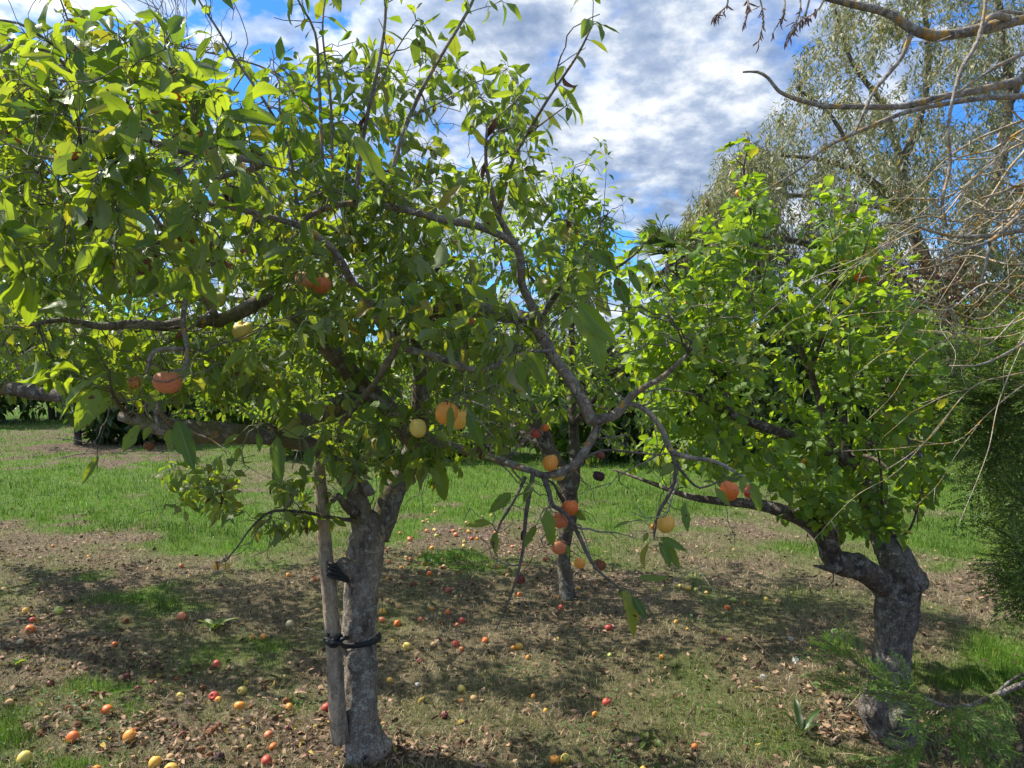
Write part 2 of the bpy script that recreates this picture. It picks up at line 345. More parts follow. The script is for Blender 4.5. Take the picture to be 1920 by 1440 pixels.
def fields(xy):
    P = np.concatenate([xy, np.zeros((len(xy), 1))], 1); X, Y = proj(P); ok = (xy[:, 1] > .6)
    n = fbm(xy, 1.1, 5, 5); n2 = fbm(xy, 3.0, 15, 4)
    g = .10 + .56 * np.clip((xy[:, 1] + (n2 - .5) * 6 - 5.0) / 4, 0, 1) + (n - .5) * 1.5; b = (fbm(xy, 2.2, 31, 4) - .5) * 1.0 - .02
    X = X + (n2 - .5) * 260; Y = Y + (fbm(xy, 3.0, 25, 4) - .5) * 130
    for L_, sgn in ((GREEN, 0), (BARE, 1)):
        for cx, cy, rx, ry, v in L_:
            e = np.clip(1.35 - np.sqrt(((X - cx) / rx) ** 2 + ((Y - cy) / ry) ** 2), 0, 1) * v * ok
            if sgn: b = b + e; g = g - e * .5
            else: g = g + e * .85; b = b - e * .5
    return np.clip(g, 0, 1), np.clip(b, 0, 1)
def gh(xy):
    xy = np.asarray(xy, float).reshape(-1, 2)
    near = np.clip(1 - np.abs(xy[:, 1]) / 60, .1, 1)
    return ((fbm(xy, .9, 3, 3) - .5) * .07 + (vnoise(xy, 9, 8) - .5) * .018 - .012) * near
def soil_mat():
    m, t, o = newmat('soil_and_turf'); a = nd(t, 'ShaderNodeAttribute'); a.attribute_name = 'col'; s = nd(t, 'ShaderNodeSeparateColor'); t.links.new(a.outputs['Color'], s.inputs[0])
    oc = objco(t); f = noise(t, oc, 30, 6, .65); f2 = noise(t, oc, 5, 5, .6); far = noise(t, oc, .5, 6, .6)
    dirt = ramp(t, f, [(.3, (.04, .027, .02)), (.55, (.12, .085, .063)), (.75, (.28, .22, .17))])
    turf = ramp(t, f, [(.25, (.02, .045, .008)), (.6, (.065, .12, .018)), (.8, (.12, .20, .03))]); turf = mixc(t, turf, (.12, .17, .035), mth(t, 'MULTIPLY', far, .5))
    straw = ramp(t, f2, [(.3, (.10, .078, .047)), (.7, (.21, .165, .105))]); straw = mixc(t, straw, (.07, .055, .035), ramp(t, f, [(.35, .9), (.6, 0.0)]))
    c = mixc(t, straw, turf, s.outputs[0]); c = mixc(t, c, dirt, s.outputs[1])
    p = nd(t, 'ShaderNodeBsdfPrincipled'); t.links.new(c, p.inputs['Base Color']); p.inputs['Roughness'].default_value = .95; p.inputs['Specular IOR Level'].default_value = .1
    t.links.new(bump(t, mth(t, 'ADD', f, f2), .7, .03), p.inputs['Normal']); t.links.new(p.outputs[0], o.inputs[0]); return m
def build_ground():
    ys = np.concatenate([np.linspace(-60, -3, 12), np.arange(-2.5, 9, .07), 9 + np.cumsum(.07 * 1.035 ** np.arange(150))]); ys = ys[ys < 500]; ys = np.append(ys, 600)
    x = np.cumsum(np.concatenate([np.full(70, .07), .07 * 1.045 ** np.arange(110)])); x = x[x < 500]; xs = np.concatenate([-np.append(x, 600)[::-1], [0], np.append(x, 600)])
    X, Y = np.meshgrid(xs, ys); xy = np.stack([X.ravel(), Y.ravel()], 1); z = gh(xy); gg, bb = fields(xy)
    V = np.concatenate([xy, z[:, None]], 1); nx, ny = len(xs), len(ys)
    i = np.arange(ny - 1)[:, None] * nx; j = np.arange(nx - 1)[None]; q = np.stack([i + j, i + j + 1, i + nx + j + 1, i + nx + j], -1).reshape(-1, 4)
    g = Geo(); g.add(V, q, c=np.stack([gg, bb, gg * 0, gg * 0 + 1], 1)); o = g.build('ground', soil_mat(), colr=True); tag(o, kind='structure'); return o
build_ground()

def scatter(rng, n, y0, y1, pw, side=.8):
    t = rng.uniform(0, 1, n)
    a, b = y0 ** (1 - pw), y1 ** (1 - pw); Y = (a + t * (b - a)) ** (1 / (1 - pw)); X = rng.uniform(-1, 1, n) * (Y * side + .4)
    return np.stack([X, Y], 1)
def blades(g, xy, h, wd, colr, rng, flat=0.0):
    n = len(xy); P = np.concatenate([xy, (gh(xy) - .003)[:, None]], 1); az = rng.uniform(0, 2 * pi, n)
    tilt = np.clip(np.abs(rng.normal(.45, .5, n)) + flat * rng.uniform(.5, 1.25, n), 0, 1.45); d = np.stack([np.cos(az), np.sin(az), 0 * az], 1); up = np.array([0, 0, 1.0])
    fz = rng.uniform(0, 2 * pi, n); s = np.stack([np.cos(fz), np.sin(fz), 0 * fz], 1) * (wd / 2)[:, None]
    t1 = tilt * .5; M = P + (up * np.cos(t1)[:, None] + d * np.sin(t1)[:, None]) * (h * .55)[:, None]
    t2 = np.minimum(tilt * 1.5, 1.6); T = M + (up * np.cos(t2)[:, None] + d * np.sin(t2)[:, None]) * (h * .5)[:, None]
    V = np.stack([P - s, P + s, M + s * .75, M - s * .75, T], 1); b = np.arange(n)[:, None] * 5
    c = np.ones((n, 5, 4)); c[:, :, :3] = colr[:, None]; c[:, 4, :3] = colr * 1.1
    g.add(V.reshape(-1, 3), b + np.array([[0, 1, 2, 3]]), c=c.reshape(-1, 4)); g.f.append(b + np.array([[3, 2, 4]]) + (g.n - n * 5))
def build_grass():
    m = vcol_mat('grass_blades', .35, .5); md = vcol_mat('straw_blades', .15, .8)
    rng = np.random.default_rng(11); G = Geo(); S = Geo()
    for n, y0, y1, pw in ((300000, 2.0, 60, 1.02), (300000, 2.0, 60, 1.6)):
        xy = scatter(rng, n, y0, y1, pw, .84); gg, bb = fields(xy); r = rng.uniform(0, 1, len(xy)); W_ = .0024 * np.maximum(1, xy[:, 1] / 4.0); hs_ = 1 + .006 * xy[:, 1]
        lush = r < gg * (1 - bb * .85) + .035
        k = lush; N_ = k.sum(); a = rng.uniform(0, 1, (N_, 1)); g2 = gg[k][:, None]
        cc = (np.array([.030, .075, .010]) * (1 - a) + np.array([.155, .275, .030]) * a) * (.6 + .4 * g2) * (.25 + 1.5 * fbm(xy[k], 1.3, 91, 5)[:, None]) + (1 - g2) * np.array([.03, .015, .01])
        yel = rng.uniform(0, 1, N_) < .10; cc[yel] = np.array([.30, .28, .09])
        clump = fbm(xy[k], 7, 44, 3)
        hh = hs_[k] * (.018 + .05 * gg[k] * np.clip(clump * 3 - .8, .1, 2)) * rng.uniform(.5, 1.35, N_)
        blades(G, xy[k], hh, W_[k] * rng.uniform(.7, 1.4, N_), cc, rng)
        r = rng.uniform(0, 1, len(xy)); k = (~lush) & (r < (1 - .8 * gg) * (1 - bb * .75) * .95); N_ = k.sum(); a = rng.uniform(0, 1, (N_, 1)); b2 = rng.uniform(0, 1, (N_, 1))
        cc = (np.array([.06, .046, .028]) * (1 - a ** 1.6) + np.array([.56, .46, .29]) * a ** 1.4) * (.5 + fbm(xy[k], 2.1, 97, 4)[:, None]); gr = b2[:, 0] < .28; cc[gr] = (np.array([.06, .065, .025]) + a[gr] * np.array([.08, .09, .03]))
        blades(S, xy[k], hs_[k] * rng.uniform(.018, .055, N_), W_[k] * .85 * rng.uniform(.7, 1.4, N_), cc, rng, flat=.75)
    tag(G.build('grass', m, colr=True), 'short bright green grass growing in patches over the orchard floor', 'grass', kind='stuff')
    tag(S.build('dry_grass', md, colr=True), 'dry matted straw-coloured grass between the green patches', 'dry grass', kind='stuff')
    # fallen dead leaves
    D = Geo(); n = 34000; xy = scatter(rng, n, 2.1, 9, 1.35); gg, bb = fields(xy); k = rng.uniform(0, 1, n) < np.clip(.20 + bb * 1.2 - gg * .3, .02, 1); xy = xy[k]
    xy = np.concatenate([xy, scatter(rng, 3500, 8, 19, 1.2)]); gg, bb = fields(xy); kk = (xy[:, 1] < 8.5) | (bb > .3); xy = xy[kk]; n = len(xy)
    P = np.concatenate([xy, (gh(xy) + rng.uniform(.004, .022, n))[:, None]], 1); az = rng.uniform(0, 6.28, n); Dd = np.stack([np.cos(az), np.sin(az), rng.normal(0, .25, n)], 1)
    Nn = np.array([0, 0, 1.]) + rng.normal(0, .45, (n, 3)); a = rng.uniform(0, 1, (n, 1)); cc = np.ones((n, 4))
    cc[:, :3] = np.where(a < .5, np.array([.055, .032, .022]) + a * np.array([.12, .06, .03]), np.array([.26, .17, .11]) * (.5 + a * 1.0)); y = rng.uniform(0, 1, n) < .04; cc[y, :3] = (.42, .30, .07)
    leaves(D, P, Dd, Nn, rng.uniform(.018, .055, n), rng.uniform(.010, .026, n), rng.normal(.3, .8, n), rng.uniform(-.2, 1.1, n), rng, 4, 2, wave=.35, twist=.8, c=cc)
    tag(D.build('leaf_litter', vcol_mat('dead_leaves', .12, .8), colr=True), 'curled brown dead leaves scattered over the bare soil under the apple trees', 'leaf litter', kind='stuff')
    # clover and small weeds
    Cg = Geo(); n = 6000; xy = scatter(rng, n, 2.1, 7, 1.3); k = fbm(xy, 3.3, 71, 3) > .56; xy = xy[k]; n = len(xy); az = rng.uniform(0, 6.28, n); h = rng.uniform(.008, .03, n)
    P = np.concatenate([xy, (gh(xy) + h)[:, None]], 1); Ps, Ds = [], []
    for j in range(3):
        an = az + j * 2.094; Ds.append(np.stack([np.cos(an), np.sin(an), np.full(n, .15)], 1)); Ps.append(P)
    P = np.concatenate(Ps); Dd = np.concatenate(Ds); a = rng.uniform(0, 1, (len(P), 1)); cc = np.ones((len(P), 4)); cc[:, :3] = np.array([.05, .11, .03]) + a * np.array([.06, .1, .03])
    leaves(Cg, P, Dd, np.tile([0, 0, 1.], (len(P), 1)) + rng.normal(0, .2, (len(P), 3)), rng.uniform(.007, .014, len(P)), rng.uniform(.007, .012, len(P)), .3, .1, rng, 2, 2, prof='round', c=cc)
    tag(Cg.build('clover', m, colr=True), 'low clover leaves creeping through the thin turf in the foreground', 'clover', kind='stuff')
build_grass()

# ------------------------------------------------------------ trees: skeletons, twigs, leaves
def px3(pts, d0=None):
    """(column, row, distance) rows of a limb seen in the photograph -> real points"""
    o = []
    for p in pts: o.append(at(p[0], p[1], p[2] if len(p) > 2 else d0))
    return np.array(o)
class Skel:
    def __init__(s, seed): s.P = np.zeros((0, 3)); s.R = np.zeros(0); s.T = np.zeros((0, 3)); s.rng = np.random.default_rng(seed)
    def addn(s, P, r):
        T = nrm(np.gradient(P, axis=0)); s.P = np.vstack([s.P, P]); s.R = np.append(s.R, r); s.T = np.vstack([s.T, T])
    def limb(s, pts, w, step=.025, wob=.0):
        """pts: world points, w: diameters in metres at each"""
        A = np.concatenate([pts, np.asarray(w, float)[:, None] / 2], 1); S = spline(A, step); P = S[:, :3]; r = np.maximum(S[:, 3], .001)
        if wob: P = P + (np.stack([vnoise(P, 7, 3), vnoise(P, 7, 4), vnoise(P, 7, 5)], 1) - .5) * wob
        s.addn(P, r); return P, r
    def grow(s, targets, r0=.0009, rk=.006, up=.25, wob=.25, rmin=0, step=.03, rounds=4, maxr=.009, tdir=None):
        tg = np.asarray(targets, float); tw = []; rng = s.rng
        from mathutils.kdtree import KDTree
        left = list(range(len(tg)))
        for rd in range(rounds):
            kd = KDTree(len(s.P))
            for i, p in enumerate(s.P): kd.insert(p, i)
            kd.balance(); dd = []
            for j in left:
                c, i, d = kd.find(tg[j]); dd.append((d, j, i))
            dd.sort(); cut = len(dd) if rd == rounds - 1 else max(1, int(len(dd) * .4)); newP = []
            for d, j, i in dd[:cut]:
                a = s.P[i]; b = tg[j]; L = np.linalg.norm(b - a)
                if L < .02: continue
                td = s.T[i] * .35 + nrm(b - a) * .3 + np.array([0, 0, up]) + rng.normal(0, wob * .5, 3); c1 = a + td * L * .6
                n = max(3, int(L / step) + 1); t = np.linspace(0, 1, n)[:, None]; Q = (1 - t) ** 2 * a + 2 * t * (1 - t) * c1 + t ** 2 * b
                Q[1:-1] += rng.normal(0, .006, (n - 2, 3)) if n > 2 else 0
                ra = min(s.R[i] * .8, r0 + rk * L, maxr); ra = max(ra, r0); r = ra + (r0 - ra) * t[:, 0] ** .8
                tw.append((Q, r)); newP.append((Q[1:], r[1:]))
            for Q, r in newP:
                if len(Q) > 1: s.addn(Q, r)
            left = [j for _, j, _ in dd[cut:]]
            if not left: break
        return tw
def in_poly(px, py, poly):
    ins = np.zeros(len(px), bool); n = len(poly)
    for i in range(n):
        x1, y1 = poly[i]; x2, y2 = poly[(i + 1) % n]
        c = ((y1 > py) != (y2 > py)) & (px < (x2 - x1) * (py - y1) / ((y2 - y1) + 1e-9) + x1); ins ^= c
    return ins
def fill(rng, poly, n, d0, d1, clump=0.0, cs=2.0, seed=0):
    """n points through the crown volume that has this outline as seen from the path, between two distances"""
    poly = np.array(poly, float); lo = poly.min(0); hi = poly.max(0); o = []
    while sum(map(len, o)) < n:
        q = rng.uniform(lo, hi, (n * 3, 2)); q = q[in_poly(q[:, 0], q[:, 1], poly)]; d = rng.uniform(d0, d1, len(q))
        P = np.array([at(a, b, c) for (a, b), c in zip(q, d)]).reshape(-1, 3)
        if clump and len(P): P = P[fbm(P, cs, seed, 2) + rng.uniform(-.12, .12, len(P)) > clump]
        o.append(P)
    return np.concatenate(o)[:n]
def twig_leaves(rng, twigs, sp=.03, s0=.3, tip=4, droop=.55, out=.8, L=(.06, .09), pet=.02, jit=.3, stand=0.0):
    Rt, D, Nn, Ls = [], [], [], []
    for Q, r in twigs:
        seg = np.linalg.norm(np.diff(Q, axis=0), axis=1); cl = np.concatenate([[0], np.cumsum(seg)]); tot = cl[-1]
        ss = list(np.arange(tot * s0 + rng.uniform(0, sp), tot, sp)) + [tot] * tip; ph = rng.uniform(0, 6.28)
        for k, s_ in enumerate(ss):
            x = min(s_, tot - 1e-6); i = min(len(seg) - 1, max(0, int(np.searchsorted(cl, x) - 1))); f = (x - cl[i]) / (seg[i] + 1e-9); p = Q[i] * (1 - f) + Q[i + 1] * f
            T = (Q[i + 1] - Q[i]) / (seg[i] + 1e-9); a = ph + k * 2.4; ref = np.array([0, 0, 1.]) if abs(T[2]) < .9 else np.array([1., 0, 0]); u = np.cross(T, ref); u /= np.linalg.norm(u); v = np.cross(T, u)
            rad = u * math.cos(a) + v * math.sin(a); d = T * (.5 + stand) + rad * out; d = d / np.linalg.norm(d); l = rng.uniform(*L) * (1 if s_ < tot else rng.uniform(.6, 1))
            Rt.append(p); D.append(d); Ls.append(l)
            Nn.append(T * .6 + np.array([0, 0, .8]) + rng.normal(0, jit, 3))
    Rt = np.array(Rt); D = np.array(D); Ls = np.array(Ls); Nn = np.array(Nn); n = len(Rt)
    pl = pet * rng.uniform(.6, 1.4, n); B = Rt + D * pl[:, None]
    D2 = nrm(D + np.array([0, 0, -1.]) * (droop * rng.uniform(.3, 1.7, n))[:, None] + rng.normal(0, jit, (n, 3)))
    return Rt, B, D2, Nn, Ls
def foliage(rng, twigs, nv, nu, wr=(.42, .56), prof='apple', pr=.0011, bend=(.35, .45), fold=(.35, .3), wave=.13, **k):
    g = Geo(); Rt, B, D, Nn, L = twig_leaves(rng, twigs, **k); n = len(Rt)
    leaves(g, B, D, Nn, L, L * rng.uniform(*wr, n), rng.normal(*bend, n), rng.normal(*fold, n), rng, nv, nu, wave, prof, root=Rt if pr else None, petiole=pr); return g
def shoots(sk, idx, n, l, up=1.0, rng=None, r0=.0012):
    """straight young shoots rising from the limbs"""
    o = []
    for k in range(n):
        i = idx[rng.integers(len(idx))]; a = sk.P[i]; L_ = rng.uniform(*l); d = nrm(np.array([rng.normal(0, .35), rng.normal(0, .35), up])); b = rng.normal(0, .08, 3)
        m = max(4, int(L_ / .04)); t = np.linspace(0, 1, m)[:, None]; Q = a + d * L_ * t + b * t ** 2 * L_ + rng.normal(0, .003, (m, 3)) * t; o.append((Q, np.linspace(min(.004, r0 + .006 * L_), r0 * .7, m)))
    return o
def spurs(sk, idx, n, l, rng, tw=3):
    """short crooked leafless twigs"""
    o = []
    for k in range(n):
        i = idx[rng.integers(len(idx))]; a = sk.P[i]; d = nrm(sk.T[i] * rng.choice([-.3, .6]) + rng.normal(0, .7, 3)); L_ = rng.uniform(*l); m = max(3, int(L_ / .025)); P = [a]
        for j in range(m): d = nrm(d + rng.normal(0, .32, 3)); P.append(P[-1] + d * L_ / m)
        P = np.array(P); r = np.linspace(min(sk.R[i] * .6, .0035), .0012, len(P)); o.append((P, r))
        for q in range(rng.integers(0, tw)):
            j = rng.integers(1, len(P)); e = P[j] + nrm(d + rng.normal(0, .8, 3)) * L_ * rng.uniform(.2, .5); o.append((np.array([P[j], (P[j] + e) / 2 + rng.normal(0, .006, 3), e]), np.array([.0016, .0013, .001])))
    return o
def twig_mesh(tw, k=4, rmul=1.0):
    g = Geo()
    for Q, r in tw: tube(g, Q, r * rmul, k)
    return g
M_leafA = leaf_mat('apple_leaves', [(0, (.045, .09, .016)), (.35, (.075, .145, .022)), (.75, (.11, .19, .028)), (.93, (.14, .20, .03)), (.975, (.32, .26, .04)), (1, (.18, .10, .03))], (.22, .27, .16), (.46, .60, .02), .46, rough=.42, spec=.45)
M_leafB = leaf_mat('apple_leaves_behind', [(0, (.03, .07, .015)), (.6, (.07, .14, .022)), (1, (.13, .2, .03))], (.15, .2, .10), (.38, .55, .03), .48, veins=False, spots=0)
M_leafC = leaf_mat('round_apple_leaves', [(0, (.045, .10, .015)), (.5, (.09, .18, .02)), (.9, (.15, .27, .025)), (1, (.28, .3, .04))], (.16, .24, .11), (.48, .68, .02), .50, veins=True, spots=.1, rough=.45)
M_barkA = bark_mat('smooth_grey_apple_bark', (.31, .265, .22), (.08, .064, .054), (.44, .43, .38), .5, scale=1.7, bstr=.9, crack=.3, vs=50, patch=[(at(664, 1150, 2.87), .040), (at(684, 1152, 2.88), .034), (at(694, 1065, 2.92), .012), (at(650, 1170, 2.88), .02), (at(700, 1300, 2.88), .03)])
M_barkA2 = bark_mat('mossy_apple_bark', (.23, .205, .175), (.07, .06, .05), (.34, .35, .30), .6, orange=.02, moss=.55, scale=1.5)
M_barkL = bark_mat('lichened_twig_bark', (.28, .25, .225), (.09, .078, .068), (.36, .37, .34), .6, orange=.16, scale=2.2)
M_twig = plain_mat('twig_bark', (.04, .032, .028), (.14, .118, .10), 60, .85)
M_barkC = bark_mat('cracked_grey_bark', (.21, .18, .155), (.03, .024, .02), (.34, .31, .28), .75, scale=1.5, bstr=1.0, crack=.35, vs=75)
M_barkC2 = bark_mat('dark_cracked_bark', (.15, .12, .10), (.03, .024, .02), (.34, .32, .29), .6, scale=1.6, bstr=1.0, crack=.3, vs=70)
M_barkB = bark_mat('dark_apple_bark', (.12, .10, .085), (.035, .03, .026), (.3, .31, .27), .4, moss=.3)

def mk_tree(name, label, loc, cat='tree', group=None):
    return tag(empty(name, loc), label, cat, group)
def wd(pts, wpx):      # diameters in metres from widths in photo pixels at each point's distance
    return [w * p[2] / FPX for w, p in zip(wpx, pts)]
def limbs(sk, tree, rows, mat, k=10, rough=.14, name='branch', step=.025, wob=.0):
    out = []
    for i, row in enumerate(rows):
        pts, wp = row[0], row[1]; m = row[2] if len(row) > 2 else mat
        P, r = sk.limb(px3(pts), wd(pts, wp), step, wob); g = Geo(); tube(g, P, r, k, rough, seed=i * 3 + 1); g.build(name, m, tree); out.append((P, r))
    return out

# ================= staked apple tree in front
rngA = np.random.default_rng(21)
base = gnd(682, 1395)
treeA = mk_tree('apple_tree', 'large lichened apple tree in front, its trunk tied to a wooden stake', base, 'apple tree')
skA = Skel(22)
# trunk with knots, rings and a flared foot
def knob(P0, rad, amp, pit=.5):
    def f(Q):
        d = np.linalg.norm(Q - P0, axis=-1) / rad; return amp * (np.exp(-(d - .75) ** 2 * 12) + .5 * np.exp(-d ** 2 * 2.0) - pit * np.exp(-(d * 3.2) ** 2))
    return f
tp = [(690, 1412, 2.9), (684, 1385, 2.9), (679, 1330, 2.91), (675, 1250, 2.93), (674, 1190, 2.95), (676, 1120, 2.96), (683, 1050, 2.98), (692, 1000, 3.0), (694, 968, 3.02)]
tpw = [80, 70, 63, 60, 61, 63, 70, 66, 52]
P, r = skA.limb(px3(tp), wd(tp, tpw), .01)
kn = [knob(at(664, 1092, 2.88), .036, .010), knob(at(668, 1238, 2.86), .042, .013), knob(at(672, 1180, 2.87), .055, .006, .1), knob(at(704, 1245, 2.9), .03, .008), knob(at(697, 985, 2.93), .03, .006)]
def rfA(P, dirs, rr):
    Q = P[:, None] + dirs * rr[..., None]
    e = (fbm(Q * np.array([1, 1, .45]), 14, 2, 4) - .5) * .024 + (fbm(Q * np.array([1, 1, 1.6]), 45, 9, 4) - .5) * .011
    for f in kn: e = e + f(Q)
    foot = np.clip(1 - (P[:, 2][:, None]) / .10, 0, 1) ** 2; ang = np.arctan2(dirs[..., 1], dirs[..., 0])
    return rr + e + foot * .016 * (.4 + np.maximum(0, np.sin(ang * 3 + 1.1)) + .6 * np.maximum(0, np.sin(ang * 5 + .3)))
P[0] = P[1] + np.array([0, 0, -.03]); g = Geo(); tube(g, P, r, 72, rf=rfA); g.build('trunk', M_barkA, treeA)
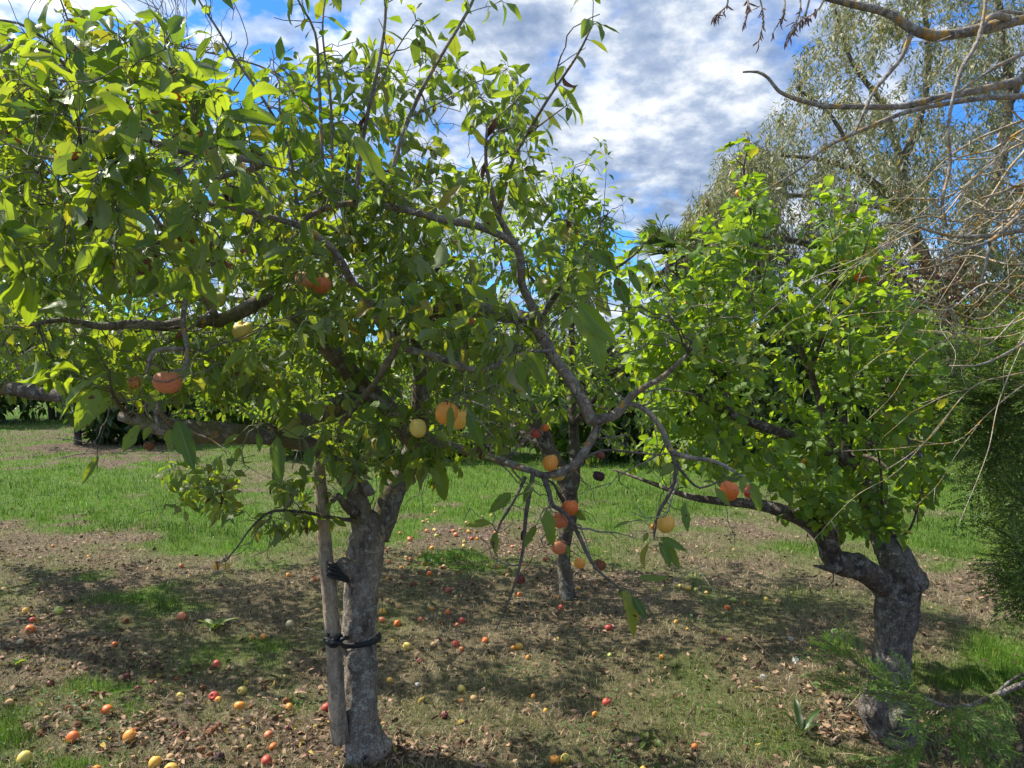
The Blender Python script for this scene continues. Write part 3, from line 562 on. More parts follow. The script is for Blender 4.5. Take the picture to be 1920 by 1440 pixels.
rowsA = [
 # forks of the trunk
 ([(704, 1010, 3.0), (718, 972, 3.02), (738, 920, 3.05), (760, 880, 3.06), (779, 835, 3.06), (788, 780, 3.05), (790, 700, 3.02), (784, 640, 2.95), (793, 598, 2.85), (819, 583, 2.75), (873, 577, 2.62), (925, 588, 2.5), (983, 597, 2.42), (1012, 622, 2.4), (1037, 669, 2.38), (1070, 712, 2.36), (1092, 752, 2.33), (1110, 790, 2.3)], [50, 50, 47, 44, 40, 36, 32, 32, 32, 32, 31, 30, 26, 24, 22, 23, 23, 24], M_barkA2),
 ([(684, 1000, 3.0), (672, 945, 2.97), (654, 902, 2.9), (630, 872, 2.82), (604, 846, 2.75), (560, 828, 2.66), (500, 818, 2.58), (430, 812, 2.5), (365, 808, 2.44), (310, 800, 2.4), (262, 788, 2.38), (225, 780, 2.38)], [44, 40, 34, 32, 31, 33, 36, 40, 44, 40, 30, 18], M_barkA2),
 ([(779, 830, 3.06), (740, 782, 2.98), (700, 740, 2.9), (684, 727, 2.88), (650, 690, 2.8), (622, 662, 2.75), (585, 620, 2.68), (545, 575, 2.6), (530, 530, 2.55), (547, 497, 2.5), (540, 474, 2.45), (525, 448, 2.4), (507, 427, 2.36), (474, 410, 2.3)], [36, 40, 40, 38, 36, 34, 33, 32, 30, 27, 26, 24, 20, 14], M_barkA2),
 ([(700, 740, 2.9), (660, 752, 2.82), (620, 767, 2.72), (585, 780, 2.64), (540, 800, 2.6)], [36, 38, 36, 32, 26], M_barkA2),
 ([(530, 535, 2.55), (500, 555, 2.5), (474, 572, 2.45), (437, 592, 2.4), (400, 603, 2.36), (350, 602, 2.3), (310, 612, 2.26), (255, 607, 2.2), (190, 612, 2.15), (120, 600, 2.1), (50, 610, 2.05)], [28, 28, 26, 27, 26, 22, 20, 18, 15, 11, 7], M_barkA2),
 ([(405, 598, 2.36), (383, 552, 2.3), (357, 521, 2.25), (328, 470, 2.2), (310, 434, 2.15), (330, 400, 2.1), (350, 379, 2.05), (400, 382, 2.0), (438, 390, 1.98), (510, 408, 1.98), (569, 427, 2.0), (620, 463, 2.05), (645, 500, 2.1), (660, 530, 2.15), (687, 559, 2.2), (709, 603, 2.25), (749, 647, 2.3)], [16, 15, 14, 13, 12, 11, 11, 11, 11, 12, 13, 14, 15, 15, 15, 16, 16], M_barkL),
 ([(749, 647, 2.3), (760, 654, 2.3), (819, 669, 2.25), (873, 690, 2.2), (910, 694, 2.2), (946, 676, 2.22), (994, 660, 2.28), (1037, 658, 2.34)], [14, 13, 12, 12, 11, 10, 8, 6], M_barkL),
 ([(749, 647, 2.3), (724, 683, 2.35), (702, 720, 2.45), (673, 753, 2.6), (640, 793, 2.7)], [13, 13, 13, 14, 12], M_barkL),
 ([(676, 727, 2.75), (709, 749, 2.7), (746, 782, 2.72), (757, 804, 2.85), (770, 830, 3.0)], [10, 14, 17, 19, 22], M_barkL),
 ([(772, 818, 3.02), (800, 820, 2.9), (855, 840, 2.7), (913, 855, 2.55), (965, 873, 2.42), (1000, 884, 2.36), (1019, 891, 2.33), (1045, 888, 2.32), (1075, 874, 2.3), (1105, 832, 2.3), (1120, 800, 2.3), (1112, 788, 2.3)], [26, 20, 16, 14, 13, 12, 13, 16, 17, 16, 16, 15], M_barkL),
 ([(1108, 790, 2.3), (1147, 781, 2.28), (1165, 765, 2.26), (1183, 744, 2.24), (1210, 725, 2.2), (1238, 710, 2.16), (1262, 690, 2.12), (1290, 664, 2.08)], [20, 19, 18, 14, 12, 11, 9, 7], M_barkL),
 ([(1178, 757, 2.25), (1200, 762, 2.24), (1220, 778, 2.23), (1242, 807, 2.21), (1258, 845, 2.2), (1293, 858, 2.18), (1329, 862, 2.15), (1358, 873, 2.12), (1398, 897, 2.1)], [10, 11, 11, 11, 11, 9, 8, 7, 5], M_barkL),
 ([(1258, 845, 2.2), (1268, 880, 2.18), (1258, 920, 2.16), (1238, 955, 2.15), (1232, 972, 2.14)], [9, 8, 7, 6, 5], M_twig),
 ([(1266, 868, 2.19), (1290, 898, 2.2), (1312, 915, 2.2), (1345, 905, 2.2)], [6, 5, 4, 3], M_twig),
 ([(1008, 612, 2.4), (998, 575, 2.38), (979, 534, 2.36), (975, 483, 2.32), (962, 452, 2.3), (935, 405, 2.25), (920, 350, 2.2), (911, 300, 2.15), (913, 233, 2.1)], [22, 17, 15, 16, 13, 11, 9, 7, 4], M_barkL),
 ([(965, 459, 2.3), (946, 445, 2.28), (892, 423, 2.22), (833, 412, 2.18), (775, 397, 2.14), (720, 386, 2.12), (666, 381, 2.1), (620, 387, 2.1), (575, 408, 2.1), (560, 422, 2.08)], [13, 14, 14, 15, 14, 13, 12, 12, 11, 9], M_barkL),
 ([(1008, 606, 2.4), (1048, 545, 2.38), (1074, 508, 2.36), (1103, 479, 2.35), (1140, 500, 2.3), (1161, 499, 2.3), (1198, 470, 2.28), (1220, 445, 2.27), (1240, 428, 2.26)], [12, 10, 8, 7, 5, 5, 4, 3, 2], M_twig),
 ([(310, 456, 2.15), (255, 452, 2.05), (200, 415, 1.9), (153, 386, 1.8), (110, 350, 1.75), (73, 325, 1.7)], [9, 8, 7, 6, 5, 4], M_twig),
 ([(330, 405, 2.1), (345, 350, 1.9), (420, 330, 1.75), (490, 308, 1.62), (401, 288, 1.55), (328, 281, 1.5), (284, 266, 1.48)], [10, 10, 11, 12, 13, 13, 12], M_barkL),
 ([(284, 266, 1.48), (248, 252, 1.45), (204, 252, 1.42), (150, 239, 1.4)], [9, 8, 7, 5], M_barkL),
 ([(248, 252, 1.45), (240, 215, 1.45), (237, 182, 1.45)], [7, 6, 4], M_barkL),
 ([(157, 390, 1.8), (155, 330, 1.7), (150, 255, 1.65), (140, 200, 1.6), (128, 146, 1.6)], [7, 6, 5, 4, 3], M_twig),
 ([(343, 600, 2.25), (345, 575, 2.1), (350, 548, 2.0), (343, 607, 1.9), (352, 654, 1.85), (345, 690, 1.82), (325, 694, 1.8)], [9, 9, 9, 9, 8, 7, 4], M_barkL),
 ([(347, 654, 1.86), (300, 655, 1.85), (282, 668, 1.84), (275, 700, 1.83)], [8, 8, 8, 6], M_barkL),
 ([(330, 800, 2.36), (316, 790, 2.2), (299, 770, 1.95), (297, 755, 1.9), (292, 780, 1.82), (296, 798, 1.78)], [10, 9, 8, 6, 6, 4], M_barkL),
 ([(250, 780, 2.38), (228, 765, 2.2), (212, 740, 1.95), (206, 716, 1.8)], [10, 8, 6, 4], M_twig),
 ([(540, 800, 2.58), (530, 812, 2.4), (505, 796, 2.2), (484, 797, 2.1)], [9, 7, 5, 3], M_twig),
 ([(1019, 891, 2.33), (1030, 925, 2.3), (1036, 948, 2.28), (1060, 962, 2.25), (1083, 999, 2.2), (1098, 1032, 2.15), (1120, 1068, 2.1), (1163, 1104, 2.05)], [12, 9, 9, 8, 8, 7, 6, 3], M_twig),
 ([(1000, 886, 2.34), (992, 930, 2.32), (985, 975, 2.3), (981, 1028, 2.28), (967, 1090, 2.24), (948, 1140, 2.22), (930, 1181, 2.2)], [9, 8, 7, 6, 5, 4, 2], M_twig),
 ([(985, 895, 2.36), (968, 930, 2.3), (950, 962, 2.25), (936, 985, 2.2), (932, 1000, 2.2)], [7, 6, 5, 4, 3], M_twig),
 ([(658, 975, 2.9), (634, 972, 2.86), (600, 966, 2.8), (565, 960, 2.75), (510, 959, 2.65), (475, 985, 2.58), (445, 1025, 2.53), (423, 1052, 2.5)], [10, 7, 7, 6, 5, 4, 3, 2.5], M_twig),
 ([(668, 965, 2.92), (650, 950, 2.86), (634, 930, 2.82), (622, 940, 2.8)], [20, 17, 14, 12], M_barkB),
 ([(692, 925, 2.92), (684, 905, 2.9), (670, 895, 2.9), (658, 884, 2.9)], [22, 13, 9, 6], M_barkL),
 ([(1072, 874, 2.3), (1130, 845, 2.4), (1200, 850, 2.5), (1240, 852, 2.5)], [6, 5, 4, 3], M_twig),
 # stub where the upper tie sits
 ([(672, 1078, 2.95), (650, 1068, 2.9), (640, 1056, 2.87)], [40, 36, 30], M_barkA),
]
limbs(skA, treeA, rowsA, M_barkL)
# long shoots that reach into the sky
shootsA = [
 ([(560, 400, 2.08), (540, 277, 2.05), (496, 190, 2.0), (448, 120, 2.0), (405, 50, 1.95), (370, -5, 1.95), (350, -60, 1.9)], [8, 7, 6, 5, 4, 3.5, 3]),
 ([(612, 388, 2.1), (605, 300, 2.1), (598, 153, 2.1), (591, 62, 2.05), (556, -5, 2.0), (540, -60, 2.0)], [8, 7, 6, 5, 4, 3]),
 ([(640, 383, 2.1), (625, 330, 2.15), (620, 190, 2.2), (605, 62, 2.2), (612, -20, 2.2)], [7, 6, 5, 4, 3]),
 ([(664, 382, 2.1), (684, 241, 2.05), (706, 139, 2.0), (720, 62, 2.0), (724, -5, 2.0), (728, -70, 2.0)], [10, 8, 7, 6, 5, 4]),
 ([(722, 386, 2.12), (746, 281, 2.15), (768, 219, 2.2), (797, 157, 2.2), (837, 88, 2.25), (884, 7, 2.3), (905, -60, 2.3)], [10, 9, 8, 8, 7, 6, 4]),
 ([(935, 405, 2.25), (957, 314, 2.15), (986, 255, 2.1), (1030, 182, 2.0), (1081, 106, 1.95), (1111, 47, 1.9)], [9, 7, 7, 6, 5, 3]),
 ([(986, 255, 2.1), (1025, 225, 2.05), (1062, 198, 2.0)], [4, 3, 2]),
 ([(600, 240, 2.1), (560, 180, 2.2), (500, 130, 2.3), (423, 106, 2.3), (328, 84, 2.2), (263, 55, 2.1)], [4, 4, 4, 3.5, 3, 2]),
 ([(310, 434, 2.15), (230, 330, 2.0), (160, 200, 1.9), (124, 110, 1.8), (84, 73, 1.7), (36, 44, 1.65), (-20, 36, 1.6)], [9, 8, 7, 7, 6, 5, 4]),
 ([(160, 200, 1.9), (120, 120, 1.85), (90, 98, 1.8), (36, 80, 1.75), (-10, 105, 1.7)], [7, 7, 7, 7, 6]),
 ([(237, 182, 1.45), (250, 120, 1.5), (262, 70, 1.55)], [4, 3, 2]),
 ([(130, 60, 1.9), (128, 40, 1.9), (110, -10, 1.9)], [5, 4, 3]),
 ([(746, 281, 2.15), (700, 230, 2.2), (668, 195, 2.3), (640, 120, 2.3)], [4, 4, 3, 2]),
 ([(913, 233, 2.1), (950, 205, 2.2), (975, 170, 2.4), (950, 130, 2.5)], [3, 3, 2.5, 2]),
 ([(768, 219, 2.2), (830, 190, 2.25), (880, 160, 2.3), (905, 150, 2.3)], [4, 3, 3, 2]),
 ([(700, 180, 2.0), (745, 90, 2.1), (780, 40, 2.1)], [4, 3, 2]),
 ([(240, 250, 1.5), (180, 300, 1.4), (60, 290, 1.35), (-20, 250, 1.3)], [5, 5, 4, 3]),
 ([(437, 392, 1.98), (410, 300, 1.9), (350, 200, 1.9), (330, 130, 1.95), (300, 40, 2.0)], [5, 4, 4, 3, 2]),
]
gS = Geo(); shootT = []
for i, (pts, wp) in enumerate(shootsA):
    P, r = skA.limb(px3(pts), wd(pts, wp), .025); tube(gS, P, r, 6, .12, seed=i + 60); shootT.append((P, r))
# large leaves one can pick out: stalk foot, base, tip, distance, width/length
HERO = [(206, 716, 165, 712, 105, 790, 1.75, .42), (206, 716, 185, 730, 138, 815, 1.72, .5), (208, 716, 200, 700, 135, 735, 1.8, .35), (208, 718, 207, 745, 180, 780, 1.78, .5),
 (296, 798, 332, 788, 366, 885, 1.72, .40), (296, 798, 318, 805, 322, 850, 1.76, .5), (296, 798, 262, 797, 226, 850, 1.78, .5), (296, 798, 282, 800, 268, 826, 1.8, .5),
 (484, 797, 450, 815, 415, 835, 2.0, .45), (484, 797, 484, 812, 488, 848, 1.95, .42), (484, 797, 520, 818, 524, 915, 1.95, .36), (484, 800, 450, 840, 440, 862, 2.0, .6),
 (182, 880, 185, 856, 150, 912, 1.9, .3), (560, 820, 578, 838, 583, 885, 2.2, .5), (560, 820, 566, 872, 572, 905, 2.4, .5), (1094, 690, 1075, 590, 1132, 652, 1.75, .42),
 (1062, 570, 1085, 568, 1160, 650, 1.7, .40), (1090, 580, 1112, 618, 1130, 700, 1.7, .50), (1062, 575, 1080, 580, 1050, 618, 1.8, .5), (990, 655, 985, 665, 930, 745, 2.1, .6), (990, 655, 1000, 668, 1022, 728, 2.1, .55),
 (848, 742, 845, 762, 843, 822, 1.95, .3), (848, 742, 880, 765, 905, 850, 1.95, .38), (830, 690, 825, 684, 800, 742, 2.2, .55), (700, 800, 710, 790, 735, 846, 2.5, .42), (756, 835, 762, 845, 770, 905, 2.5, .46),
 (700, 850, 672, 870, 640, 940, 2.6, .36), (720, 860, 785, 880, 788, 925, 2.6, .6), (830, 850, 825, 876, 832, 945, 2.6, .5), (730, 860, 728, 872, 718, 915, 2.6, .5), (748, 872, 722, 885, 745, 905, 2.5, .5),
 (1000, 900, 1000, 918, 958, 940, 2.25, .4), (932, 1000, 920, 980, 870, 985, 2.15, .35), (932, 1000, 932, 996, 928, 1045, 2.15, .5), (968, 930, 958, 925, 915, 962, 2.2, .5), (1000, 905, 1003, 902, 975, 942, 2.25, .4),
 (1036, 948, 1025, 955, 1036, 1030, 2.05, .42), (1036, 945, 1005, 985, 980, 1030, 2.2, .4), (1070, 955, 1078, 960, 1100, 975, 2.3, .6), (1060, 1020, 1064, 1022, 1066, 1045, 2.3, .4),
 (1163, 1104, 1170, 1106, 1198, 1205, 1.95, .40), (1163, 1104, 1186, 1118, 1216, 1164, 1.95, .42), (1163, 1104, 1195, 1083, 1262, 1090, 1.98, .28), (1163, 1104, 1160, 1107, 1170, 1125, 2.0, .4),
 (1226, 1012, 1238, 1008, 1292, 1034, 2.1, .36), (1226, 1012, 1236, 1016, 1262, 1068, 2.08, .55), (1226, 1012, 1246, 1018, 1276, 1070, 2.1, .45), (1226, 1012, 1215, 1020, 1200, 1068, 2.08, .5), (1224, 990, 1180, 978, 1150, 985, 2.1, .3), (1226, 1000, 1214, 1000, 1205, 1015, 2.1, .5),
 (1290, 960, 1285, 940, 1288, 1000, 2.1, .4), (1390, 900, 1410, 905, 1428, 965, 2.05, .4), (1345, 905, 1340, 905, 1318, 902, 2.1, .35), (1380, 895, 1395, 893, 1392, 925, 2.05, .5), (1345, 905, 1340, 915, 1372, 950, 2.1, .4), (1270, 890, 1262, 870, 1238, 892, 2.15, .6), (1300, 640, 1305, 632, 1320, 680, 2.05, .45), (1285, 662, 1280, 640, 1232, 625, 2.05, .35),
 (1240, 428, 1232, 420, 1212, 412, 2.25, .4), (1240, 428, 1236, 415, 1228, 398, 2.25, .3), (1240, 428, 1245, 412, 1254, 400, 2.25, .4), (1240, 428, 1250, 425, 1262, 420, 2.25, .4), (1225, 440, 1232, 445, 1276, 455, 2.25, .26), (1215, 450, 1208, 440, 1192, 428, 2.25, .4), (1198, 470, 1195, 462, 1176, 482, 2.25, .35), (1198, 470, 1205, 460, 1232, 468, 2.25, .35),
 (1161, 499, 1178, 505, 1205, 552, 2.2, .4), (1161, 499, 1155, 520, 1180, 580, 2.2, .45), (1140, 500, 1130, 470, 1158, 515, 2.2, .45), (1110, 480, 1108, 472, 1155, 500, 2.2, .5), (1103, 479, 1085, 510, 1068, 548, 2.3, .5), (1198, 470, 1195, 488, 1235, 528, 2.2, .42),
 (780, 397, 822, 392, 868, 340, 1.8, .34), (700, 384, 690, 360, 730, 325, 1.7, .45), (640, 383, 665, 255, 728, 345, 1.55, .3), (560, 420, 480, 230, 418, 210, 1.4, .33), (420, 330, 415, 215, 520, 222, 1.4, .3), (370, 300, 305, 350, 258, 300, 1.45, .5), (300, 280, 305, 300, 205, 335, 1.4, .35), (284, 266, 268, 160, 305, 225, 1.35, .35), (237, 182, 235, 175, 300, 140, 1.4, .4), (237, 182, 245, 160, 250, 105, 1.4, .4),
 (150, 239, 100, 105, 30, 108, 1.3, .35), (60, 290, 70, 205, -10, 190, 1.25, .3), (150, 239, 145, 130, 190, 200, 1.35, .3), (150, 239, 210, 142, 150, 120, 1.4, .3), (180, 300, 200, 395, 195, 300, 1.35, .3), (204, 252, 200, 360, 85, 345, 1.4, .38), (185, 610, 160, 590, 45, 580, 1.6, .34), (150, 600, 155, 595, 130, 575, 1.7, .4),
 (110, 350, 160, 570, 50, 570, 1.5, .32), (255, 452, 210, 440, 175, 475, 1.5, .6), (150, 386, 150, 372, 90, 345, 1.5, .4), (983, 597, 935, 602, 880, 650, 1.9, .32), (960, 590, 935, 570, 868, 530, 1.8, .4), (1080, 560, 1070, 490, 1010, 470, 2.0, .3), (430, 390, 425, 420, 415, 470, 1.8, .25), (540, 600, 470, 640, 415, 710, 1.8, .32), (520, 600, 475, 655, 450, 735, 1.85, .35), (365, 700, 395, 680, 412, 720, 1.9, .5), (640, 500, 650, 530, 622, 590, 1.9, .5)]
hb = [at(h[2], h[3], h[6]) for h in HERO]
foot = [at(h[0], h[1], h[6] + .01) for h in HERO]
twA = skA.grow(foot, r0=.0012, rk=.004, up=.1, wob=.1, rounds=1)
# apples hanging in this tree (column, row, width px, real width m, colour, distance override)
HANG = [
 (315, 717, 48, .066, 'pinkred', 'largest pink-red apple hanging alone low on the left side'), (253, 717, 27, .036, 'halfrot', 'small apple half dark red half yellow, left of the large pink-red one'),
 (437, 366, 40, .058, 'black', 'dark purple rotten apple resting on a bare branch high in the crown'), (837, 775, 41, .060, 'orange', 'large speckled orange apple partly covered by a narrow leaf'),
 (860, 786, 36, .056, 'yeloran', 'yellow-orange apple tucked behind the speckled orange one'), (784, 803, 33, .052, 'yellow', 'ribbed yellow apple beside the fork of the tied trunk'),
 (603, 535, 36, .054, 'redstripe', 'red striped apple, right one of a pair in the middle of the crown'), (571, 526, 34, .052, 'pinkgreen', 'pink and green apple, left one of a pair in the middle of the crown'),
 (409, 562, 29, .048, 'green', 'green-yellow apple below a branch fork in the left crown'), (661, 464, 24, .042, 'green', 'small round yellow-green apple against bright leaves above the red pair'),
 (446, 317, 27, .045, 'yeloran', 'pale orange apple at the top of the crown beside a pale leaf'), (347, 171, 18, .040, 'orange', 'small orange apple in the topmost left leaves'),
 (340, 498, 30, .05, 'green', 'dull green apple half hidden in the left crown shade'), (455, 620, 34, .055, 'yellow', 'pecked yellow apple under the thick left limb'), (464, 634, 16, .034, 'orange', 'small orange apple touching the pecked yellow one'),
 (746, 622, 19, .040, 'black', 'shrivelled black apple beside a small orange one in the middle crown'), (758, 627, 17, .036, 'orange', 'small orange apple beside the shrivelled black one'),
 (875, 605, 30, .050, 'redstripe', 'red apple with dark rot under the arching limb'), (945, 631, 20, .042, 'yellow', 'small yellow apple below the end of the arching limb'), (943, 659, 14, .034, 'tan', 'tiny tan apple hanging below the small yellow one'),
 (657, 591, 17, .038, 'orange', 'small orange apple behind a large leaf in the middle crown'), (674, 577, 13, .03, 'pinkred', 'tiny pink apple edge above the small orange one behind a leaf'), (830, 536, 22, .042, 'pinkgreen', 'dull pink apple in shade above the arching limb'),
 (722, 437, 18, .04, 'orange', 'orange-red apple under the long level branch'), (794, 457, 20, .042, 'rot', 'brown-orange apple under the long level branch'), (1033, 868, 32, .054, 'orange', 'orange apple with a dark spot resting on the grey crook of the right branch'),
 (1047, 888, 27, .047, 'yellow', 'yellow-green apple just under the grey crook of the right branch'), (1070, 952, 34, .057, 'orangered', 'glossy orange-red apple with a dark underside, topmost of the low hanging bunch'),
 (1050, 976, 31, .053, 'redstripe', 'bright red striped apple in the middle of the low hanging bunch'), (1049, 1026, 29, .05, 'pinkred', 'pink-red apple lowest of the hanging bunch, beside a drooping leaf'),
 (1087, 1056, 20, .036, 'orange', 'small orange apple on the low twig beside a rotten one'), (1124, 1060, 27, .045, 'rot', 'dark brown rotten apple on the low drooping twig'), (976, 1086, 20, .036, 'darkred', 'shrivelled dark red apple hanging on a bare twig over the fallen fruit'),
 (1366, 920, 34, .054, 'orangered', 'speckled orange-red apple at the far right end of the reaching branch'), (1408, 921, 28, .045, 'red', 'red apple half behind a leaf at the far right end of the reaching branch'), (1249, 983, 36, .057, 'yeloran', 'large yellow-orange apple above a bunch of pale green leaves'),
 (1226, 988, 14, .028, 'orange', 'tiny orange apple touching the large yellow-orange one'), (279, 836, 22, .034, 'rot', 'rusty brown rotten apple behind the drooping leaves at the left'), (406, 1061, 14, .028, 'yeloran', 'left one of two tiny apples at the tip of the thin arching twig'),
 (424, 1061, 13, .026, 'yellow', 'right one of two tiny apples at the tip of the thin arching twig'), (1127, 854, 18, .03, 'darkred', 'small dark purple apple on a thin twig in the right gap'), (1123, 893, 24, .04, 'black', 'black mummified apple hanging over the bright grass'),
 (1003, 812, 19, .036, 'red', 'small red apple, left of two in front of the slim trunk behind'), (1022, 802, 17, .032, 'orangered', 'small orange-red apple, right of two in front of the slim trunk behind'), (470, 674, 10, .026, 'red', 'small red apple hidden in leaves left of the forked trunk'),
 (672, 745, 17, .036, 'orange', 'small orange apple lying against the mossy limb'), (15, 250, 24, .045, 'redstripe', 'dull red apple at the left edge of the crown')]
hp = []
for h in HANG:
    d = h[3] * FPX / h[2]; hp.append(at(h[0], h[1], d))
topA = [p + np.array([0, 0, h[3] * .62]) for p, h in zip(hp, HANG)]
# extra limb joints so fruit twigs stay short
twF = skA.grow(topA, r0=.0014, rk=.004, up=.15, wob=.1, rounds=2)
# crown volume
fillA = [
 ([(-120, 120), (60, 60), (180, 60), (300, 70), (380, 150), (480, 210), (520, 330), (500, 480), (300, 520), (0, 560), (-150, 560)], 150, 1.25, 2.2),
 ([(-150, 230), (250, 200), (560, 260), (760, 330), (700, 560), (500, 640), (200, 660), (-150, 640)], 150, 2.1, 3.4),
 ([(430, 300), (700, 330), (960, 330), (1060, 400), (1130, 480), (1120, 600), (1000, 720), (800, 640), (600, 640), (480, 520)], 190, 1.8, 3.1),
 ([(550, 480), (1000, 560), (1100, 700), (1000, 800), (860, 880), (620, 800), (420, 740), (430, 600)], 105, 2.2, 3.5),
 ([(520, 120), (700, 100), (960, 130), (1010, 300), (900, 400), (560, 330)], 48, 1.9, 2.8),
 ([(560, 790), (760, 780), (880, 850), (820, 900), (640, 890)], 48, 2.3, 3.4),
 ([(60, 640), (420, 640), (520, 700), (300, 740), (60, 720)], 34, 1.9, 2.7),
 ([(300, 850), (480, 850), (470, 950), (330, 960)], 12, 2.6, 3.1), ([(505, 900), (650, 900), (640, 1000), (500, 990)], 10, 2.6, 2.85),
 ([(150, 650), (520, 640), (560, 740), (380, 745), (200, 720)], 40, 2.3, 3.2),
]
tg = np.concatenate([fill(rngA, p, int(n * 1.4), a, b, .50, 3.2, 4 + i) for i, (p, n, a, b) in enumerate(fillA)])
twTop = skA.grow(fill(rngA, [(-400, -500), (900, -900), (1100, -260), (500, -200), (-300, -240)], 90, 2.0, 4.0), r0=.001, rk=.006, rounds=3)
twC = skA.grow(tg, r0=.001, rk=.006, up=.22, wob=.3, rounds=5)
twS = skA.grow(np.concatenate([P[len(P) // 4::5] + rngA.normal(0, .07, P[len(P) // 4::5].shape) for P, r in shootT]), r0=.0009, rk=.004, up=.3, wob=.3, rounds=1)
g = twig_mesh(twC + twF + twS + twA, 5); g.v += gS.v; off = 0
g2 = Geo()
for k_ in (gS,): 
    for v_, f_ in zip(k_.v, range(len(k_.v))): pass
low = np.where(skA.P[:, 2] < 2.6)[0]; twN = spurs(skA, low, 900, (.05, .28), rngA); twig_mesh(twN, 4).build('lichened_twigs', M_barkL, treeA)
gt = twig_mesh(twTop + twC + twF + twS + twA, 5); gt.build('twigs', M_twig, treeA); gS.build('long_shoots', M_barkL, treeA)
gl = foliage(rngA, twC, 7, 4, sp=.034, s0=.3, tip=5, droop=.6, out=.85, L=(.045, .088), pet=.024, jit=.5, wave=.26, wr=(.42, .60), bend=(.5, .55), fold=(.5, .35))
g3 = foliage(rngA, shootT, 6, 4, sp=.045, s0=.15, tip=5, droop=1.0, out=.9, L=(.05, .088), pet=.02, jit=.3, wr=(.34, .46))
g4 = foliage(rngA, twS, 6, 4, sp=.04, s0=.3, tip=3, droop=.9, out=.9, L=(.045, .08), pet=.02, jit=.3, wr=(.36, .5))
for gg_ in ():
    for v_, u_, c_ in zip(gg_.v, gg_.u, gg_.c): pass
def merge(a, b):
    for f in b.f: a.f.append(f + a.n)
    a.v += b.v; a.u += b.u; a.c += b.c; a.n += b.n; return a
g5 = foliage(rngA, twTop, 5, 2, sp=.034, s0=.65, tip=5, droop=.5, L=(.07, .1)); gl = merge(merge(merge(gl, g3), g4), g5)
hA = np.array(hb); hT = np.array([at(h[4], h[5], h[6] - .03) for h in HERO]); hL = np.linalg.norm(hT - hA, axis=1); camP = np.array([-.5, -.3, 2.1])
Nh = nrm(camP - hA) + rngA.normal(0, .35, hA.shape) + np.array([0, 0, .5])
leaves(gl, hA, hT - hA, Nh, hL * .95, hL * np.array([h[7] for h in HERO]) * .88, rngA.normal(.3, .25, len(hL)), rngA.uniform(.15, .5, len(hL)), rngA, 12, 6, .14, 'apple', root=np.array(foot), petiole=.0012, twist=.3)
gl.build('leaves', M_leafA, treeA, uv=True)
# brown curled leaves still hanging on the twigs
gd = Geo(); idx = rngA.choice(len(skA.P), 60); Pd = skA.P[idx]; ok = (Pd[:, 2] < 2.3); Pd = Pd[ok]; n = len(Pd)
leaves(gd, Pd, np.array([0, 0, -1.]) + rngA.normal(0, .35, (n, 3)), rngA.normal(0, 1, (n, 3)), rngA.uniform(.04, .07, n), rngA.uniform(.02, .032, n), rngA.normal(.6, .5, n), rngA.uniform(.6, 1.3, n), rngA, 6, 4, .3, twist=.9)
gd.build('dead_leaves', plain_mat('withered_leaf', (.07, .025, .015), (.20, .09, .045), 40, .8), treeA)

# ================= middle apple tree behind
rngB = np.random.default_rng(31)
treeB = mk_tree('apple_tree', 'slim dark-trunked apple tree standing right behind the hanging bunch of red apples', gnd(1066, 1116), 'apple tree')
skB = Skel(32)
rowsB = [([(1066, 1124, 4.9), (1064, 1112, 4.9), (1058, 1060, 4.92), (1060, 1006, 4.95), (1068, 960, 4.97), (1063, 906, 5.0), (1032, 850, 5.0), (1008, 796, 5.0), (986, 763, 5.0), (965, 734, 5.0), (930, 680, 5.0), (900, 610, 5.05), (880, 540, 5.1)], [38, 30, 25, 25, 30, 34, 32, 28, 27, 26, 20, 15, 8])]
P, r = skB.limb(px3(rowsB[0][0]), wd(*rowsB[0]), .03); g = Geo(); tube(g, P, r, 20, .16, seed=5); g.build('trunk', M_barkB, treeB)
rb2 = [([(1070, 930, 4.97), (1078, 880, 5.0), (1075, 800, 5.1), (1068, 720, 5.2), (1072, 620, 5.2), (1070, 500, 5.2), (1066, 400, 5.2), (1073, 335, 5.2)], [24, 22, 18, 15, 12, 9, 6, 3]),
 ([(1072, 800, 5.1), (1120, 740, 4.9), (1160, 690, 4.7), (1200, 700, 4.5)], [12, 11, 9, 6]), ([(1074, 760, 5.1), (1140, 660, 5.2), (1200, 600, 5.3)], [10, 8, 5]),
 ([(1030, 850, 5.0), (960, 800, 5.3), (860, 760, 5.6), (760, 720, 5.8)], [14, 12, 10, 6]), ([(965, 734, 5.0), (880, 700, 5.0), (780, 650, 5.2), (680, 560, 5.3), (600, 480, 5.4)], [14, 13, 11, 9, 5]),
 ([(1072, 620, 5.2), (1010, 540, 5.4), (960, 470, 5.5)], [9, 7, 4]), ([(1070, 500, 5.2), (1110, 440, 5.1), (1140, 400, 5.1)], [6, 4, 3]), ([(1069, 960, 4.97), (1050, 930, 4.9), (1035, 905, 4.8), (1000, 890, 4.7)], [10, 7, 5, 3]),
 ([(1480 - 330, 664, 4.9), (1110, 700, 5.0), (1073, 740, 5.1)], [10, 12, 14])]
limbs(skB, treeB, rb2, M_barkB, 8)
polB = [([(560, 430), (760, 380), (900, 330), (1000, 330), (1070, 330), (1110, 410), (1155, 430), (1160, 520), (1180, 600), (1150, 780), (1060, 800), (900, 760), (700, 760), (560, 720)], 480, 4.4, 6.2), ([(1040, 320), (1100, 340), (1150, 450), (1165, 600), (1060, 600)], 60, 4.9, 5.4), ([(1100, 760), (1230, 760), (1250, 880), (1120, 880)], 18, 4.8, 5.6), ([(540, 730), (920, 740), (900, 830), (780, 860), (560, 850)], 130, 4.4, 6.6), ([(340, 700), (560, 700), (560, 790), (340, 780)], 30, 5, 6.6)]
